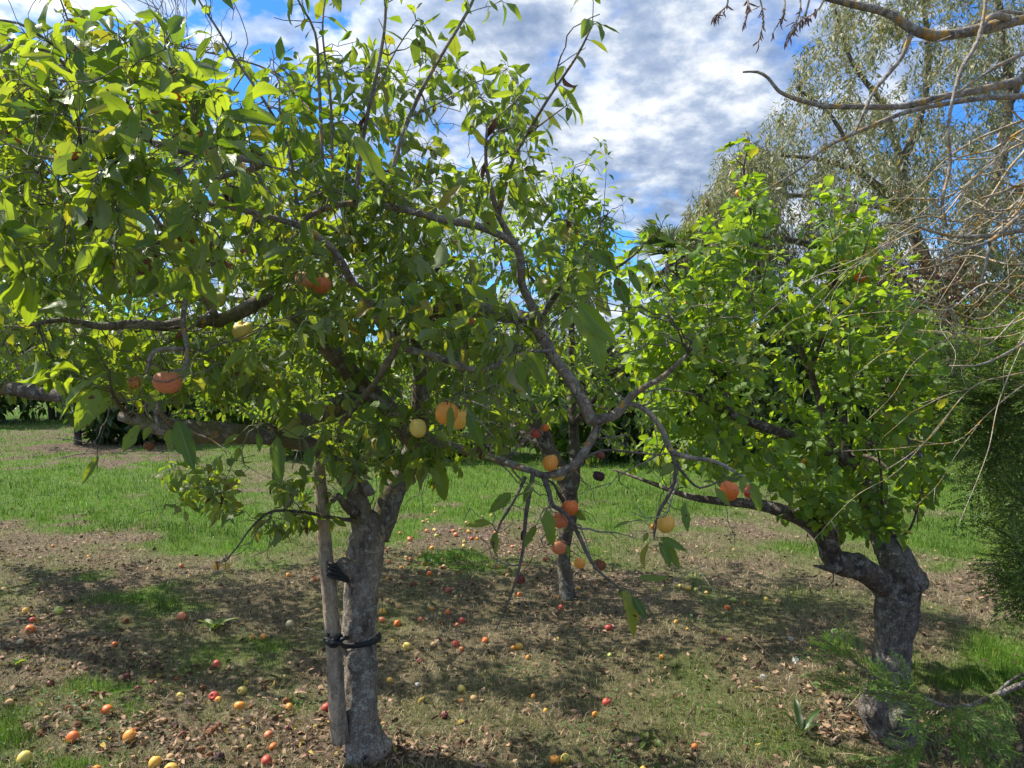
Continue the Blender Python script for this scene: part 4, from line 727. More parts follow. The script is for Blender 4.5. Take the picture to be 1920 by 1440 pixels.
tg = np.concatenate([fill(rngB, p, n, a, b, .44, 2.0, 40 + i) for i, (p, n, a, b) in enumerate(polB)])
tw__ = spurs(skB, np.arange(len(skB.P)), 260, (.08, .35), rngB)
twB = skB.grow(tg, r0=.0016, rk=.007, up=.3, wob=.35, rounds=4, step=.06)
twBs = shoots(skB, np.where(skB.P[:, 2] > 2.0)[0], 60, (.15, .4), 1.0, rngB); twig_mesh(twB + twBs + tw__, 4).build('twigs', M_twig, treeB)
foliage(rngB, twB + twBs, 4, 2, sp=.045, s0=.2, tip=4, droop=.6, L=(.055, .09), pet=.015, pr=0).build('leaves', M_leafB, treeB, uv=True)

# ================= right apple tree with round bright leaves
rngC = np.random.default_rng(41)
treeC = mk_tree('apple_tree', 'apple tree at the right with crooked cracked trunk, swollen foot and dense round leaves', gnd(1672, 1376), 'apple tree')
skC = Skel(42)
tp = [(1676, 1392, 3.02), (1674, 1370, 3.02), (1660, 1335, 3.0), (1664, 1300, 3.0), (1668, 1262, 3.02), (1674, 1210, 3.05), (1680, 1160, 3.06), (1684, 1110, 3.08), (1690, 1080, 3.1), (1676, 1045, 3.14), (1655, 1010, 3.2), (1640, 975, 3.25), (1625, 915, 3.3), (1605, 880, 3.34), (1585, 850, 3.38)]
tpw = [88, 84, 82, 72, 64, 66, 70, 76, 74, 58, 46, 42, 38, 36, 32]
P, r = skC.limb(px3(tp), wd(tp, tpw), .012)
knC = [knob(at(1626, 1325, 2.95), .06, .034, .3), knob(at(1690, 1345, 2.93), .06, .03, .8), knob(at(1695, 1118, 2.99), .05, .022, 1.4), knob(at(1712, 1085, 3.02), .05, .03, .2), knob(at(1636, 1290, 2.95), .05, .015, .1)]
def rfC(P, dirs, rr):
    Q = P[:, None] + dirs * rr[..., None]; e = (fbm(Q * np.array([1, 1, .5]), 16, 52, 4) - .5) * .032 + (fbm(Q * np.array([1, 1, .35]), 60, 59, 3) - .5) * .02
    for f in knC: e = e + f(Q)
    foot = np.clip(1 - (P[:, 2][:, None]) / .12, 0, 1) ** 2
    return rr + e + foot * .02
P[0] = P[1] + np.array([0, 0, -.04]); g = Geo(); tube(g, P, r, 80, rf=rfC); g.build('trunk', M_barkC, treeC)
rc = [([(1668, 1110, 3.08), (1646, 1088, 3.05), (1614, 1066, 3.0), (1585, 1058, 2.97), (1563, 1048, 2.95), (1553, 1022, 2.94), (1541, 1002, 2.94), (1504, 973, 2.95), (1446, 952, 2.98), (1400, 943, 3.0), (1350, 940, 3.05), (1290, 930, 3.1), (1220, 905, 3.2), (1150, 880, 3.3)], [60, 56, 54, 54, 52, 44, 36, 32, 30, 24, 18, 14, 9, 5]),
 ([(1560, 1030, 2.93), (1557, 1005, 2.9), (1556, 980, 2.87)], [36, 30, 26]),
 ([(1585, 1060, 2.95), (1560, 1066, 2.9), (1535, 1062, 2.86), (1524, 1060, 2.85)], [30, 18, 8, 3]),
 ([(1603, 880, 3.34), (1560, 850, 3.3), (1504, 825, 3.2), (1453, 807, 3.1), (1377, 780, 3.1), (1311, 742, 3.2), (1240, 700, 3.3), (1190, 660, 3.4)], [30, 26, 24, 22, 18, 14, 10, 6]),
 ([(1585, 851, 3.38), (1580, 780, 3.4), (1579, 687, 3.4), (1579, 596, 3.4), (1565, 523, 3.4), (1580, 450, 3.4), (1610, 380, 3.4)], [24, 18, 14, 11, 9, 6, 3]),
 ([(1560, 840, 3.4), (1520, 700, 3.5), (1470, 600, 3.5), (1428, 541, 3.5), (1417, 450, 3.5), (1395, 328, 3.5), (1400, 285, 3.5)], [16, 13, 11, 9, 8, 6, 3]),
 ([(1600, 870, 3.4), (1660, 790, 3.6), (1700, 700, 3.7), (1720, 620, 3.8)], [18, 14, 10, 5]),
 ([(1377, 785, 3.1), (1340, 700, 3.3), (1300, 640, 3.5), (1290, 560, 3.6), (1330, 480, 3.7)], [12, 11, 9, 7, 4]),
 ([(1520, 700, 3.5), (1560, 560, 3.6), (1545, 440, 3.6), (1540, 380, 3.6)], [9, 7, 5, 3]), ([(1585, 850, 3.38), (1640, 860, 3.2), (1690, 900, 3.1)], [10, 7, 4]),
 ([(1650, 1010, 3.2), (1653, 900, 3.0), (1640, 820, 2.95)], [7, 5, 3]), ([(1640, 985, 3.2), (1700, 1000, 3.1), (1740, 880, 3.0)], [6, 5, 3])]
rc = [(a, [x * .86 for x in b]) for a, b in rc]
limbs(skC, treeC, rc, M_barkC2, 12, .2)
# sawn end of the cut limb
g = Geo(); c0 = at(1557, 979, 2.86); tube(g, np.array([c0, c0 + [0, -.004, .004]]), [.026, .024], 20); g.build('sawn_end', plain_mat('sawn_wood', (.30, .24, .19), (.42, .36, .30), 60, .8), treeC)
polC = [([(1170, 600), (1230, 560), (1290, 520), (1340, 460), (1370, 370), (1400, 330), (1430, 370), (1450, 470), (1520, 480), (1560, 430), (1610, 400), (1640, 460), (1640, 530), (1700, 560), (1760, 620), (1740, 760), (1770, 880), (1740, 960), (1660, 960), (1560, 940), (1480, 930), (1320, 900), (1240, 830), (1180, 740)], 600, 2.7, 4.1),
 ([(1560, 900), (1700, 880), (1750, 940), (1690, 1010), (1560, 1000), (1480, 950)], 42, 2.75, 3.2), ([(1370, 370), (1400, 320), (1440, 370), (1450, 450), (1370, 450)], 14, 3.4, 3.7), ([(1540, 430), (1610, 390), (1640, 430), (1640, 540), (1540, 540)], 16, 3.2, 3.7),
 ([(1160, 570), (1400, 500), (1400, 860), (1220, 860)], 170, 2.9, 4.2)]
tg = np.concatenate([fill(rngC, p, n, a, b, .48, 2.8, 80 + i) for i, (p, n, a, b) in enumerate(polC)])
HANGC = [(1386, 362, 14, .04, 'orange', 'small orange apple near the top of the tallest shoot on the right tree'), (1613, 519, 22, .052, 'orangered', 'round orange-red apple in the upper right tree against dark foliage'),
 (1287, 570, 12, .034, 'orange', 'tiny orange apple at the left side of the right tree, upper of two'), (1305, 589, 10, .03, 'orange', 'tiny orange apple at the left side of the right tree, lower of two'),
 (1333, 525, 14, .038, 'pinkgreen', 'dull pink apple high on the left shoulder of the right tree'), (1623, 507, 11, .03, 'pinkgreen', 'small dull apple just above the round orange-red one in the right tree'),
 (1647, 629, 15, .042, 'tan', 'tan apple below bare yellow twigs, leftmost of three in a row'), (1680, 631, 13, .038, 'pinkred', 'pinkish apple below bare yellow twigs, middle of three in a row'), (1734, 641, 13, .038, 'tan', 'brownish apple below bare yellow twigs, rightmost of three in a row'),
 (1491, 810, 13, .034, 'green', 'green apple beside the bare grey limb of the right tree'), (1510, 866, 13, .034, 'orange', 'small orange apple under the bare grey limb of the right tree')]
hpC = [at(h[0], h[1], min(3.7, h[3] * FPX / h[2])) for h in HANGC]
twCf = skC.grow([p + np.array([0, 0, .03]) for p in hpC], r0=.0012, rk=.004, rounds=1)
twCc = skC.grow(tg, r0=.001, rk=.006, up=.35, wob=.3, rounds=5, step=.05)
upC = np.where(skC.P[:, 2] > 1.35)[0]; twCs = shoots(skC, upC, 170, (.10, .25), 1.0, rngC); twN = spurs(skC, np.arange(len(skC.P)), 200, (.05, .22), rngC)
twig_mesh(twCc + twCf + twCs + twN, 4).build('twigs', M_twig, treeC)
gc = foliage(rngC, twCc + twCs, 5, 4, sp=.036, s0=.2, tip=4, droop=.25, out=.9, L=(.042, .072), pet=.018, jit=.4, wr=(.52, .76), prof='round', pr=.0008, bend=(.4, .4), fold=(.25, .25), wave=.2)
gc.build('leaves', M_leafC, treeC, uv=True)
# ================= apples
AC = {'pinkred': ((.60, .14, .09), (.55, .34, .10), (.42, .06, .04)), 'orange': ((.70, .27, .04), (.66, .36, .06), (.5, .10, .02)), 'yeloran': ((.72, .45, .08), (.75, .38, .06), (.5, .2, .04)), 'yellow': ((.62, .50, .10), (.60, .45, .12), (.45, .3, .08)),
 'green': ((.38, .45, .09), (.48, .46, .12), (.3, .3, .08)), 'redstripe': ((.52, .10, .05), (.62, .30, .06), (.35, .04, .03)), 'pinkgreen': ((.50, .22, .14), (.36, .38, .10), (.4, .12, .07)), 'orangered': ((.68, .22, .03), (.62, .10, .03), (.4, .05, .02)),
 'red': ((.50, .05, .05), (.55, .14, .06), (.28, .02, .02)), 'darkred': ((.16, .03, .03), (.22, .06, .04), (.06, .015, .015)), 'halfrot': ((.20, .03, .03), (.65, .42, .04), (.1, .02, .02)), 'rot': ((.16, .06, .025), (.26, .10, .03), (.05, .025, .015)),
 'black': ((.035, .02, .022), (.07, .03, .03), (.015, .01, .01)), 'tan': ((.44, .26, .12), (.42, .32, .14), (.28, .15, .07)), 'pale': ((.55, .46, .30), (.45, .38, .2), (.3, .2, .1))}
def apple_mat(name):
    a, b, d = AC[name]; a, b, d = [tuple(min(.8, x * 1.12) for x in q) for q in (a, b, d)]; m, t, o = newmat(name + '_apple_skin'); oi = t.nodes.new('ShaderNodeObjectInfo'); oc = objco(t)
    av = nd(t, 'ShaderNodeVectorMath', operation='ADD'); t.links.new(oc, av.inputs[0]); cb = t.nodes.new('ShaderNodeCombineXYZ'); t.links.new(mth(t, 'MULTIPLY', oi.outputs['Random'], 7.0), cb.inputs[0]); t.links.new(mth(t, 'MULTIPLY', oi.outputs['Random'], 3.1), cb.inputs[1]); t.links.new(cb.outputs[0], av.inputs[1]); v = av.outputs[0]
    st = noise(t, v, 150, 3, .6, (1, 1, .10)); big = noise(t, v, 22, 2); c = mixc(t, a, b, ramp(t, big, [(.42, 0.0), (.62, 1.0)])); c = mixc(t, c, d, mth(t, 'MULTIPLY', ramp(t, st, [(.48, 0.0), (.62, 1.0)]), .8))
    s = noise(t, v, 60, 4, .7); c = mixc(t, c, (.10, .045, .02), ramp(t, s, [(.60, 0.0), (.66, .9)]))
    f = noise(t, v, 420, 1); c = mixc(t, c, tuple(min(1, x * 1.3 + .05) for x in a), mth(t, 'MULTIPLY', ramp(t, f, [(.62, 0.0), (.7, 1.0)]), .5))
    p = nd(t, 'ShaderNodeBsdfPrincipled'); t.links.new(c, p.inputs['Base Color']); p.inputs['Roughness'].default_value = .45 if name not in ('rot', 'black', 'tan', 'pale') else .8
    p.inputs['Specular IOR Level'].default_value = .4; p.inputs['Subsurface Weight'].default_value = .08; p.inputs['Subsurface Radius'].default_value = (.01, .004, .002); p.inputs['Subsurface Scale'].default_value = .3
    t.links.new(bump(t, mth(t, 'ADD', s, big), .25, .002), p.inputs['Normal']); t.links.new(p.outputs[0], o.inputs[0]); return m
AM = {k: apple_mat(k) for k in AC}
M_stem = plain_mat('apple_stalk', (.06, .035, .02), (.14, .09, .05), 200)
def apple_mesh(seed, shrivel=0.0, nv=22, nu=28):
    rng = np.random.default_rng(seed); th = np.linspace(0, pi, nv + 1)[1:-1]; ph = np.linspace(0, 2 * pi, nu, endpoint=False)
    T, F = np.meshgrid(th, ph, indexing='ij'); rr = .5 * (1 + .07 * np.cos(T)) * np.sin(T) ** .93
    z = .53 * np.cos(T) - .17 * np.exp(-(T / .3) ** 2) + .10 * np.exp(-((pi - T) / .3) ** 2)
    lob = 1 + .035 * np.cos(5 * F + rng.uniform(0, 6)) * np.sin(T) * (1 - np.cos(T)) / 2 + .05 * np.cos(F - rng.uniform(0, 6)) + .025 * np.cos(2 * F + rng.uniform(0, 6)); z = z * rng.uniform(.92, 1.04) + .04 * np.cos(F + rng.uniform(0, 6)) * np.sin(T)
    V = np.stack([rr * lob * np.cos(F), rr * lob * np.sin(F), z], -1)
    if shrivel: V = V * (1 - shrivel * (np.abs(fbm(V, 5, seed, 4) - .5) * 2.6 + .15 * np.abs(np.sin(F * 6 + 3 * vnoise(V, 4, seed))))[..., None])
    V = V * (1 + .03 * (fbm(V, 3, seed + 1, 2) - .5))[..., None]
    n = nv - 1; V2 = np.vstack([V.reshape(-1, 3), [[0, 0, V[0, :, 2].mean() - .02]], [[0, 0, V[-1, :, 2].mean() + .02]]]); i = np.arange(n - 1)[:, None] * nu; j = np.arange(nu)[None]; j2 = (j + 1) % nu
    q = np.stack([i + j, i + nu + j, i + nu + j2, i + j2], -1).reshape(-1, 4); jj = np.arange(nu)
    t = np.vstack([np.stack([jj, (jj + 1) % nu, np.full(nu, n * nu)], 1), np.stack([(n - 1) * nu + (jj + 1) % nu, (n - 1) * nu + jj, np.full(nu, n * nu + 1)], 1)])
    g = Geo(); g.add(V2, q, t); return g
_am = {}
def amesh(colr, var):
    k = (colr, var)
    if k not in _am: _am[k] = apple_mesh(100 + var * 7 + len(colr), .55 if colr in ('rot', 'black', 'darkred', 'halfrot') else (.18 if colr in ('tan', 'pale') else .02)).mesh('apple', AM[colr])
    return _am[k]
gst = Geo(); tube(gst, np.array([[0, 0, .24], [.02, 0, .42], [.05, .02, .60]]), [.035, .025, .03], 6); ST = gst.mesh('stalk', M_stem)
gcx = Geo(); rz = np.random.default_rng(5)
leaves(gcx, np.tile([0, 0, -.33], (5, 1)), [[math.cos(a), math.sin(a), -.9] for a in np.arange(5) * 1.257], [[-math.cos(a), -math.sin(a), -.5] for a in np.arange(5) * 1.257], .14, .07, .9, .3, rz, 3, 2, twist=.1); CX = gcx.mesh('calyx', M_stem)
from mathutils import Euler
def apple(loc, size, colr, label, group, rot, var, parts):
    o = bpy.data.objects.new('apple', amesh(colr, var)); col.objects.link(o); o.location = [float(x) for x in loc]; o.scale = (size * (1 + .08 * math.sin(loc[0] * 91)), size * (1 + .08 * math.cos(loc[1] * 77)), size * (.95 + .09 * math.sin(loc[0] * 53 + loc[1] * 31))); o.rotation_euler = rot; tag(o, label, 'apple', group)
    if parts:
        for nm, me in (('stalk', ST), ('calyx', CX)):
            c = bpy.data.objects.new(nm, me); col.objects.link(c); c.parent = o
    return o
rngP = np.random.default_rng(77)
for L_, pos in ((HANG, hp), (HANGC, hpC)):
    for i, (h, p) in enumerate(zip(L_, pos)):
        apple(p, h[3], h[4], h[5], 'apples hanging in the trees', (rngP.normal(0, .22), rngP.normal(0, .22), rngP.uniform(0, 6.28)), i % 4, h[2] > 12)
# fallen fruit: column, row, width in photo px, colour, where it lies
BL, BC, BR = (0, 915), (500, 915), (1220, 915); K = 2.743
FALL = [
 (BL, 125, 620, 45, 'yeloran', 'orange-yellow apple at the left edge, left of a yellow-green one'), (BL, 290, 631, 48, 'green', 'yellow-green apple lying alone on bare soil at the left'), (BL, 163, 668, 36, 'red', 'small red apple just below an orange-yellow one at the left edge'),
 (BL, 145, 725, 48, 'orangered', 'orange-red apple in a tuft near the left edge, below the small red one'), (BL, 930, 395, 28, 'pinkred', 'tiny pink apple on bare soil left of the thin arching twig'), (BL, 1480, 441, 28, 'orange', 'small orange apple in thin grass left of the upper tie'),
 (BL, 1617, 466, 26, 'orangered', 'small orange-red apple just left of the stake, level with the upper tie'), (BL, 1630, 612, 28, 'tan', 'small brownish-orange apple in grass left of the middle of the stake'), (BL, 1487, 675, 44, 'pale', 'pale half-eaten apple left of the stake above the black strap'),
 (BL, 1350, 748, 34, 'orange', 'orange apple left of the stake level with the black strap'), (BL, 1295, 752, 20, 'orange', 'tiny orange windfall beside an orange apple level with the strap'), (BL, 927, 661, 50, 'pinkred', 'bright pink-red apple touching the broad-leaved weed'),
 (BL, 1107, 885, 46, 'red', 'red apple in a grass tuft below the broad-leaved weed'), (BL, 643, 967, 50, 'darkred', 'dark red apple with a rotten side on bare soil'), (BL, 585, 818, 34, 'orangered', 'bitten orange-red apple left of the middle grass tuft'), (BL, 740, 862, 34, 'pale', 'pale withered apple among dead leaves left of the grass tuft'),
 (BL, 1240, 1021, 48, 'yellow', 'clean yellow apple left of the stake in the leaf litter'), (BL, 1093, 1048, 56, 'red', 'large red apple with a small orange one against it'), (BL, 1118, 1068, 32, 'orange', 'small orange apple leaning on a large red one'), (BL, 921, 1040, 36, 'yellow', 'small yellow apple left of the large red one'),
 (BL, 1227, 1098, 56, 'orange', 'orange apple with a brown patch directly below a yellow one'), (BL, 1467, 1077, 50, 'rot', 'withered brown apple with an orange one just below it'), (BL, 1483, 1110, 42, 'orange', 'orange apple just below a withered brown one'), (BL, 1672, 1112, 46, 'red', 'vivid red apple half hidden behind the foot of the stake'),
 (BL, 539, 1130, 64, 'orangered', 'orange-red apple beside a tuft in the lower left'), (BL, 1375, 1243, 46, 'pinkred', 'pink-red apple on the litter left of the stake foot'), (BL, 1437, 1163, 34, 'tan', 'brownish apple in grass left of the stake foot'), (BL, 113, 1265, 40, 'darkred', 'dull dark red apple near the lower left edge'),
 (BL, 361, 1274, 66, 'orangered', 'big orange-red apple, left of two alike in the lower left'), (BL, 655, 1265, 70, 'orange', 'big orange apple with dark marks, right of two alike in the lower left'), (BL, 1072, 1235, 54, 'rot', 'brown rotten apple above the black one in the litter'), (BL, 1400, 1308, 40, 'orangered', 'small orange-red apple below the pink-red one near the stake'),
 (BL, 1363, 1378, 62, 'red', 'large red streaked apple at the bottom left of the stake'), (BL, 1410, 1396, 36, 'rot', 'grey-brown apple touching the large red streaked one'), (BL, 1120, 1360, 60, 'black', 'black rotten apple in the lower left litter'), (BL, 785, 1386, 66, 'yeloran', 'orange-yellow apple near the bottom edge left of the black rotten one'),
 (BL, 868, 1422, 70, 'yeloran', 'yellow and red apple cut by the bottom edge of the photo'), (BL, 110, 1395, 74, 'yellow', 'large yellow apple in the bottom left corner'), (BL, 490, 1432, 40, 'orange', 'orange apple at the bottom edge, left of the yellow and red one'), (BL, 1568, 1363, 40, 'darkred', 'dark reddish rotten apple left of the trunk foot'),
 (BL, 95, 790, 36, 'pale', 'pale greyish apple near the left edge below the orange-red one'), (BL, 485, 1058, 40, 'rot', 'dark brown shrunken apple left of the dark red one'), (BL, 640, 688, 42, 'rot', 'dark brown apple left of the bright green tuft'), (BL, 933, 1250, 40, 'darkred', 'reddish-brown apple in dry leaves at the lower left'), (BL, 892, 1205, 42, 'black', 'blackish apple in dry leaves above the reddish-brown one'),
 (BL, 20, 1390, 40, 'black', 'black rotten apple in the extreme bottom left corner'), (BL, 1350, 1010, 28, 'rot', 'small brown apple right of the clean yellow one'), (BL, 268, 295, 16, 'orange', 'tiny orange windfall far left on the pale soil'), (BL, 450, 1270 - 915 - 0, 14, 'orange', 'tiny orange windfall on the strip of pale grass at the left'),
 (BC, 735, 255, 24, 'pinkred', 'pink-red apple at the top left of the windfall patch behind the trunk'), (BC, 862, 205, 18, 'yellow', 'tiny yellow apple at the grass edge, above a yellow-green one'), (BC, 872, 232, 24, 'green', 'yellow-green apple at the grass edge of the windfall patch'), (BC, 972, 230, 26, 'pinkred', 'pink-red apple beside orange ones at the top of the windfall patch'),
 (BC, 994, 205, 16, 'tan', 'tiny tan apple above a pink-red one at the patch edge'), (BC, 1037, 217, 22, 'orange', 'small orange apple at the far edge of the windfall patch'), (BC, 1054, 250, 22, 'red', 'small red apple, left of a touching pair in the windfall patch'), (BC, 1082, 250, 20, 'orange', 'small orange apple, right of a touching pair in the windfall patch'),
 (BC, 1015, 268, 20, 'yellow', 'upper of two small yellow apples below the far edge of the patch'), (BC, 1013, 287, 22, 'yellow', 'lower of two small yellow apples below the far edge of the patch'), (BC, 1050, 299, 18, 'tan', 'small tan apple right of the two yellow ones'), (BC, 849, 299, 26, 'orange', 'orange apple on bare soil above a yellow one behind the trunk'), (BC, 825, 334, 28, 'yellow', 'yellow apple on bare soil just below an orange one'),
 (BC, 735, 333, 20, 'tan', 'tan apple above a pinkish one right behind the trunk'), (BC, 743, 366, 26, 'pinkred', 'pinkish apple left of the small pale weed behind the trunk'), (BC, 691, 414, 18, 'orange', 'tiny orange apple close to the right side of the trunk'), (BC, 618, 460, 18, 'yeloran', 'tiny yellow apple touching the trunk outline, right side'), (BC, 805, 400, 26, 'rot', 'brown apple hidden by the small pale weed'),
 (BC, 836, 450, 30, 'orangered', 'bright orange-red apple below the small pale weed'), (BC, 865, 478, 20, 'tan', 'tan apple just below a bright orange-red one'), (BC, 746, 492, 30, 'darkred', 'brownish-red apple on bare soil between the trunk and the green tuft'), (BC, 932, 515, 32, 'red', 'red apple left of the dark green tuft under the middle tree'), (BC, 1060, 463, 20, 'tan', 'tan-red apple half sunk in the dark green tuft'),
 (BC, 619, 562, 26, 'pinkgreen', 'broken pinkish apple close to the trunk'), (BC, 682, 588, 36, 'tan', 'pecked tan apple above an orange-red one'), (BC, 593, 617, 42, 'yeloran', 'orange-yellow apple touching the trunk above a pink-red one'), (BC, 590, 655, 36, 'pinkred', 'pink-red apple directly below an orange-yellow one at the trunk'), (BC, 672, 673, 38, 'orangered', 'orange-red apple right of the pair at the trunk'),
 (BC, 788, 660, 28, 'pinkred', 'small pink-red apple between two tufts right of the trunk'), (BC, 849, 601, 26, 'orange', 'orange apple above a strip of pale leaf right of the trunk'), (BC, 930, 617, 32, 'orangered', 'orange and red apple above the middle row of windfalls'), (BC, 1004, 652, 34, 'red', 'red apple, right one of the middle row of windfalls'), (BC, 977, 681, 26, 'pinkred', 'small pink apple below the right one of the middle row'),
 (BC, 900, 668, 30, 'rot', 'dark brown apple left of the small pink one in the middle row'), (BC, 890, 628, 20, 'yellow', 'small yellow piece of apple left of an orange and red one'), (BC, 718, 783, 44, 'yellow', 'yellow-orange apple alone on dry grass right of the strap'), (BC, 883, 750, 28, 'darkred', 'brown-red apple above a tan one right of the strap'), (BC, 855, 778, 32, 'tan', 'tan-brown crushed apple right of the yellow-orange one'),
 (BC, 971, 771, 40, 'red', 'deep red apple with a small orange one at its lower right'), (BC, 1004, 800, 26, 'orangered', 'small orange apple at the lower right of a deep red one'), (BC, 1125, 750, 34, 'orangered', 'orange-red apple left of the foot of the hanging bare twig'), (BC, 1268, 796, 28, 'orange', 'orange lump touching the bright orange pecked apple'), (BC, 1299, 787, 40, 'yeloran', 'bright orange pecked apple in the middle of the dry grass'),
 (BC, 787, 861, 40, 'darkred', 'brown-red wrinkled apple on dry grass right of the lower knot'), (BC, 630, 967, 36, 'yeloran', 'orange-yellow apple close to the trunk near its foot'), (BC, 1000, 1006, 40, 'yellow', 'bright yellow apple standing on dry grass in the foreground'), (BC, 1000, 1063, 30, 'orange', 'orange-brown apple directly below the bright yellow one'), (BC, 1065, 1050, 42, 'tan', 'crushed tan apple right of the orange-brown one'),
 (BC, 912, 1140, 48, 'darkred', 'brown-red apple in the dry foreground grass below the bright yellow one'), (BC, 1343, 847, 20, 'orange', 'small flat orange piece below the bright orange pecked apple'), (BC, 1514, 592, 32, 'red', 'bright red apple just below the foot of the slim middle tree'), (BC, 1501, 550, 16, 'orange', 'tiny orange apple at the foot of the slim middle tree, left side'), (BC, 1608, 508, 20, 'yeloran', 'small orange apple at the right of the slim middle trunk'),
 (BC, 1298, 533, 26, 'orangered', 'orange-red apple just under the shrivelled hanging one'), (BC, 1267, 577, 22, 'tan', 'small tan apple left of the bare hanging twig'), (BC, 1761, 708, 42, 'red', 'broken red apple left of the lowest hanging leaves'), (BC, 1766, 840, 24, 'green', 'small yellow-green apple under the lowest hanging leaves'), (BC, 1749, 1082, 42, 'red', 'deep red apple above a small orange one in the right foreground'),
 (BC, 1690, 1138, 34, 'orange', 'small orange apple below the deep red one in the right foreground'), (BC, 1435, 1106, 26, 'yeloran', 'small orange apple beside clover in the foreground'), (BC, 1482, 1364, 54, 'orange', 'orange apple with a round black rot hole, left of a yellow one'), (BC, 1537, 1356, 52, 'yellow', 'yellow apple right beside the one with a black hole'), (BC, 1370, 1033, 24, 'orange', 'small orange scrap of apple left of a withered leaf'),
 (BC, 598, 1205, 22, 'tan', 'small tan apple beside the trunk foot, right side'), (BC, 1673, 708, 22, 'darkred', 'dull red scrap left of the broken red apple'), (BC, 1429, 370, 28, 'red', 'dark red fallen apple behind the slim trunk, left side'), (BC, 866, 120, 18, 'yellow', 'tiny yellow apple in the green grass beyond the windfall patch'), (BC, 1109, 145, 14, 'tan', 'tiny tan apple in the green grass beyond the patch, left of a yellow one'), (BC, 1155, 138, 16, 'yellow', 'tiny yellow apple in the grass beyond the patch, left of a hanging leaf'),
 (BC, 1940, 1432, 44, 'yeloran', 'orange apple cut by the bottom edge, right of the middle'), (BC, 1340, 480 - 48, 18, 'darkred', 'dark apple right of the shrivelled hanging one'),
 (BR, 150, 510, 28, 'yellow', 'leftmost of three small yellowish apples in a row under the right tree'), (BR, 194, 518, 30, 'yeloran', 'middle of three small yellowish apples in a row under the right tree'), (BR, 236, 521, 24, 'green', 'rightmost of three small yellowish apples in a row under the right tree'), (BR, 288, 543, 22, 'tan', 'brownish apple just right of the row of three'),
 (BR, 428, 577, 30, 'green', 'green apple sunk in the shaded grass under the right tree'), (BR, 597, 565, 24, 'yellow', 'small yellow apple left of a tan one, between the two right trunks'), (BR, 660, 578, 32, 'tan', 'tan-yellow apple right of a small yellow one'), (BR, 748, 571, 18, 'green', 'tiny pale green apple nearest to the crooked right trunk'), (BR, 396, 616, 32, 'orangered', 'orange apple above a tiny yellow one under the right tree'),
 (BR, 375, 650, 20, 'yellow', 'tiny yellow apple below an orange one under the right tree'), (BR, 133, 686, 26, 'yeloran', 'orange-yellow apple beside the lowest hanging leaves'), (BR, 325, 738, 20, 'yeloran', 'tiny orange-yellow apple above a dark orange one'), (BR, 375, 781, 34, 'darkred', 'dull brown-red apple in dry grass under the right tree'), (BR, 60, 856, 32, 'orange', 'orange apple in dry grass between the lowest leaves and the dandelion clocks'),
 (BR, 229, 1318, 38, 'orangered', 'bright red-orange elongated apple in the bottom foreground'), (BR, 500, 695, 22, 'tan', 'brown apple beside a fallen leaf under the right tree'), (BR, 262, 590, 20, 'green', 'faint green apple below the row of three'), (BR, 483, 595, 16, 'orange', 'tiny orange apple in the shaded grass, right of the green one')]
M_hole = plain_mat('rot_hole', (.012, .008, .007), (.03, .015, .012), 90, .9)
for i, (o0, zx, zy, zw, c, lab) in enumerate(FALL):
    px, py = o0[0] + zx / K, o0[1] + zy / K; w_ = zw / K; p = gnd(px, py + w_ * .45); d = p[1]; s = w_ * d / FPX; s = max(s, .024) * .98
    z = gh(p[None, :2])[0]; P = np.array([p[0], p[1] + s * .35, z + s * .27])
    o = apple(P, s, c, lab, 'apples fallen on the orchard floor', (rngP.uniform(.5, 2.4), rngP.normal(0, .6), rngP.uniform(0, 6.28)), i % 5, zw >= 40)
    if 'black rot hole' in lab:
        o.rotation_euler = (0, 0, 0)
        g = Geo(); a = np.linspace(0, 2 * pi, 14, endpoint=False); r0_, r1_ = .13, .22
        V = []
        for rad, y in ((.17, -.505), (.10, -.515), (.03, -.49)): V += [(rad * math.cos(q) * (1 + .15 * math.sin(3 * q)), y + (abs(rad) ** 2) * 1.4, rad * math.sin(q) + .05) for q in a]
        q = np.array([[k * 14 + j, k * 14 + (j + 1) % 14, k * 14 + 14 + (j + 1) % 14, k * 14 + 14 + j] for k in (0, 1) for j in range(14)]); g.add(V, q); g.f.append(np.array([[28 + j for j in range(14)]]))
        h = g.build('rot_hole', M_hole); h.parent = o; h.location = (0, 0, 0)

# small brown fruit half sunk in the litter
for (cx, cy, rx, ry, n_, lab) in ((850, 1030, 190, 75, 46, 'small brown shrivelled apple half sunk in the dark litter behind the staked trunk'), (300, 1330, 290, 90, 36, 'small brown shrivelled apple half sunk in the leaf litter left of the stake')):
    for k in range(n_):
        a = rngP.uniform(0, 6.28); q = math.sqrt(rngP.uniform(0, 1)); p = gnd(cx + rx * q * math.cos(a), cy + ry * q * math.sin(a)); s = rngP.uniform(.022, .04); z = gh(p[None, :2])[0]
        apple([p[0], p[1], z + s * .2], s, ('rot', 'darkred', 'tan', 'rot')[k % 4], lab, lab.replace('apple', 'apples'), (rngP.uniform(.5, 2.4), rngP.normal(0, .6), rngP.uniform(0, 6.28)), k % 5, False)
for k in range(24):
    a = rngP.uniform(0, 6.28); q = math.sqrt(rngP.uniform(0, 1)); p = gnd(850 + 150 * q * math.cos(a), 1035 + 62 * q * math.sin(a)); s = rngP.uniform(.028, .042)
    apple([p[0], p[1], gh(p[None, :2])[0] + s * .3], s, ('pinkgreen', 'pinkred')[k % 2], 'faded pink half-sunk windfall in the dense scatter far behind the staked trunk', 'faded pink windfalls behind the staked trunk', (rngP.uniform(.5, 2.4), rngP.normal(0, .6), rngP.uniform(0, 6.28)), k % 5, False)
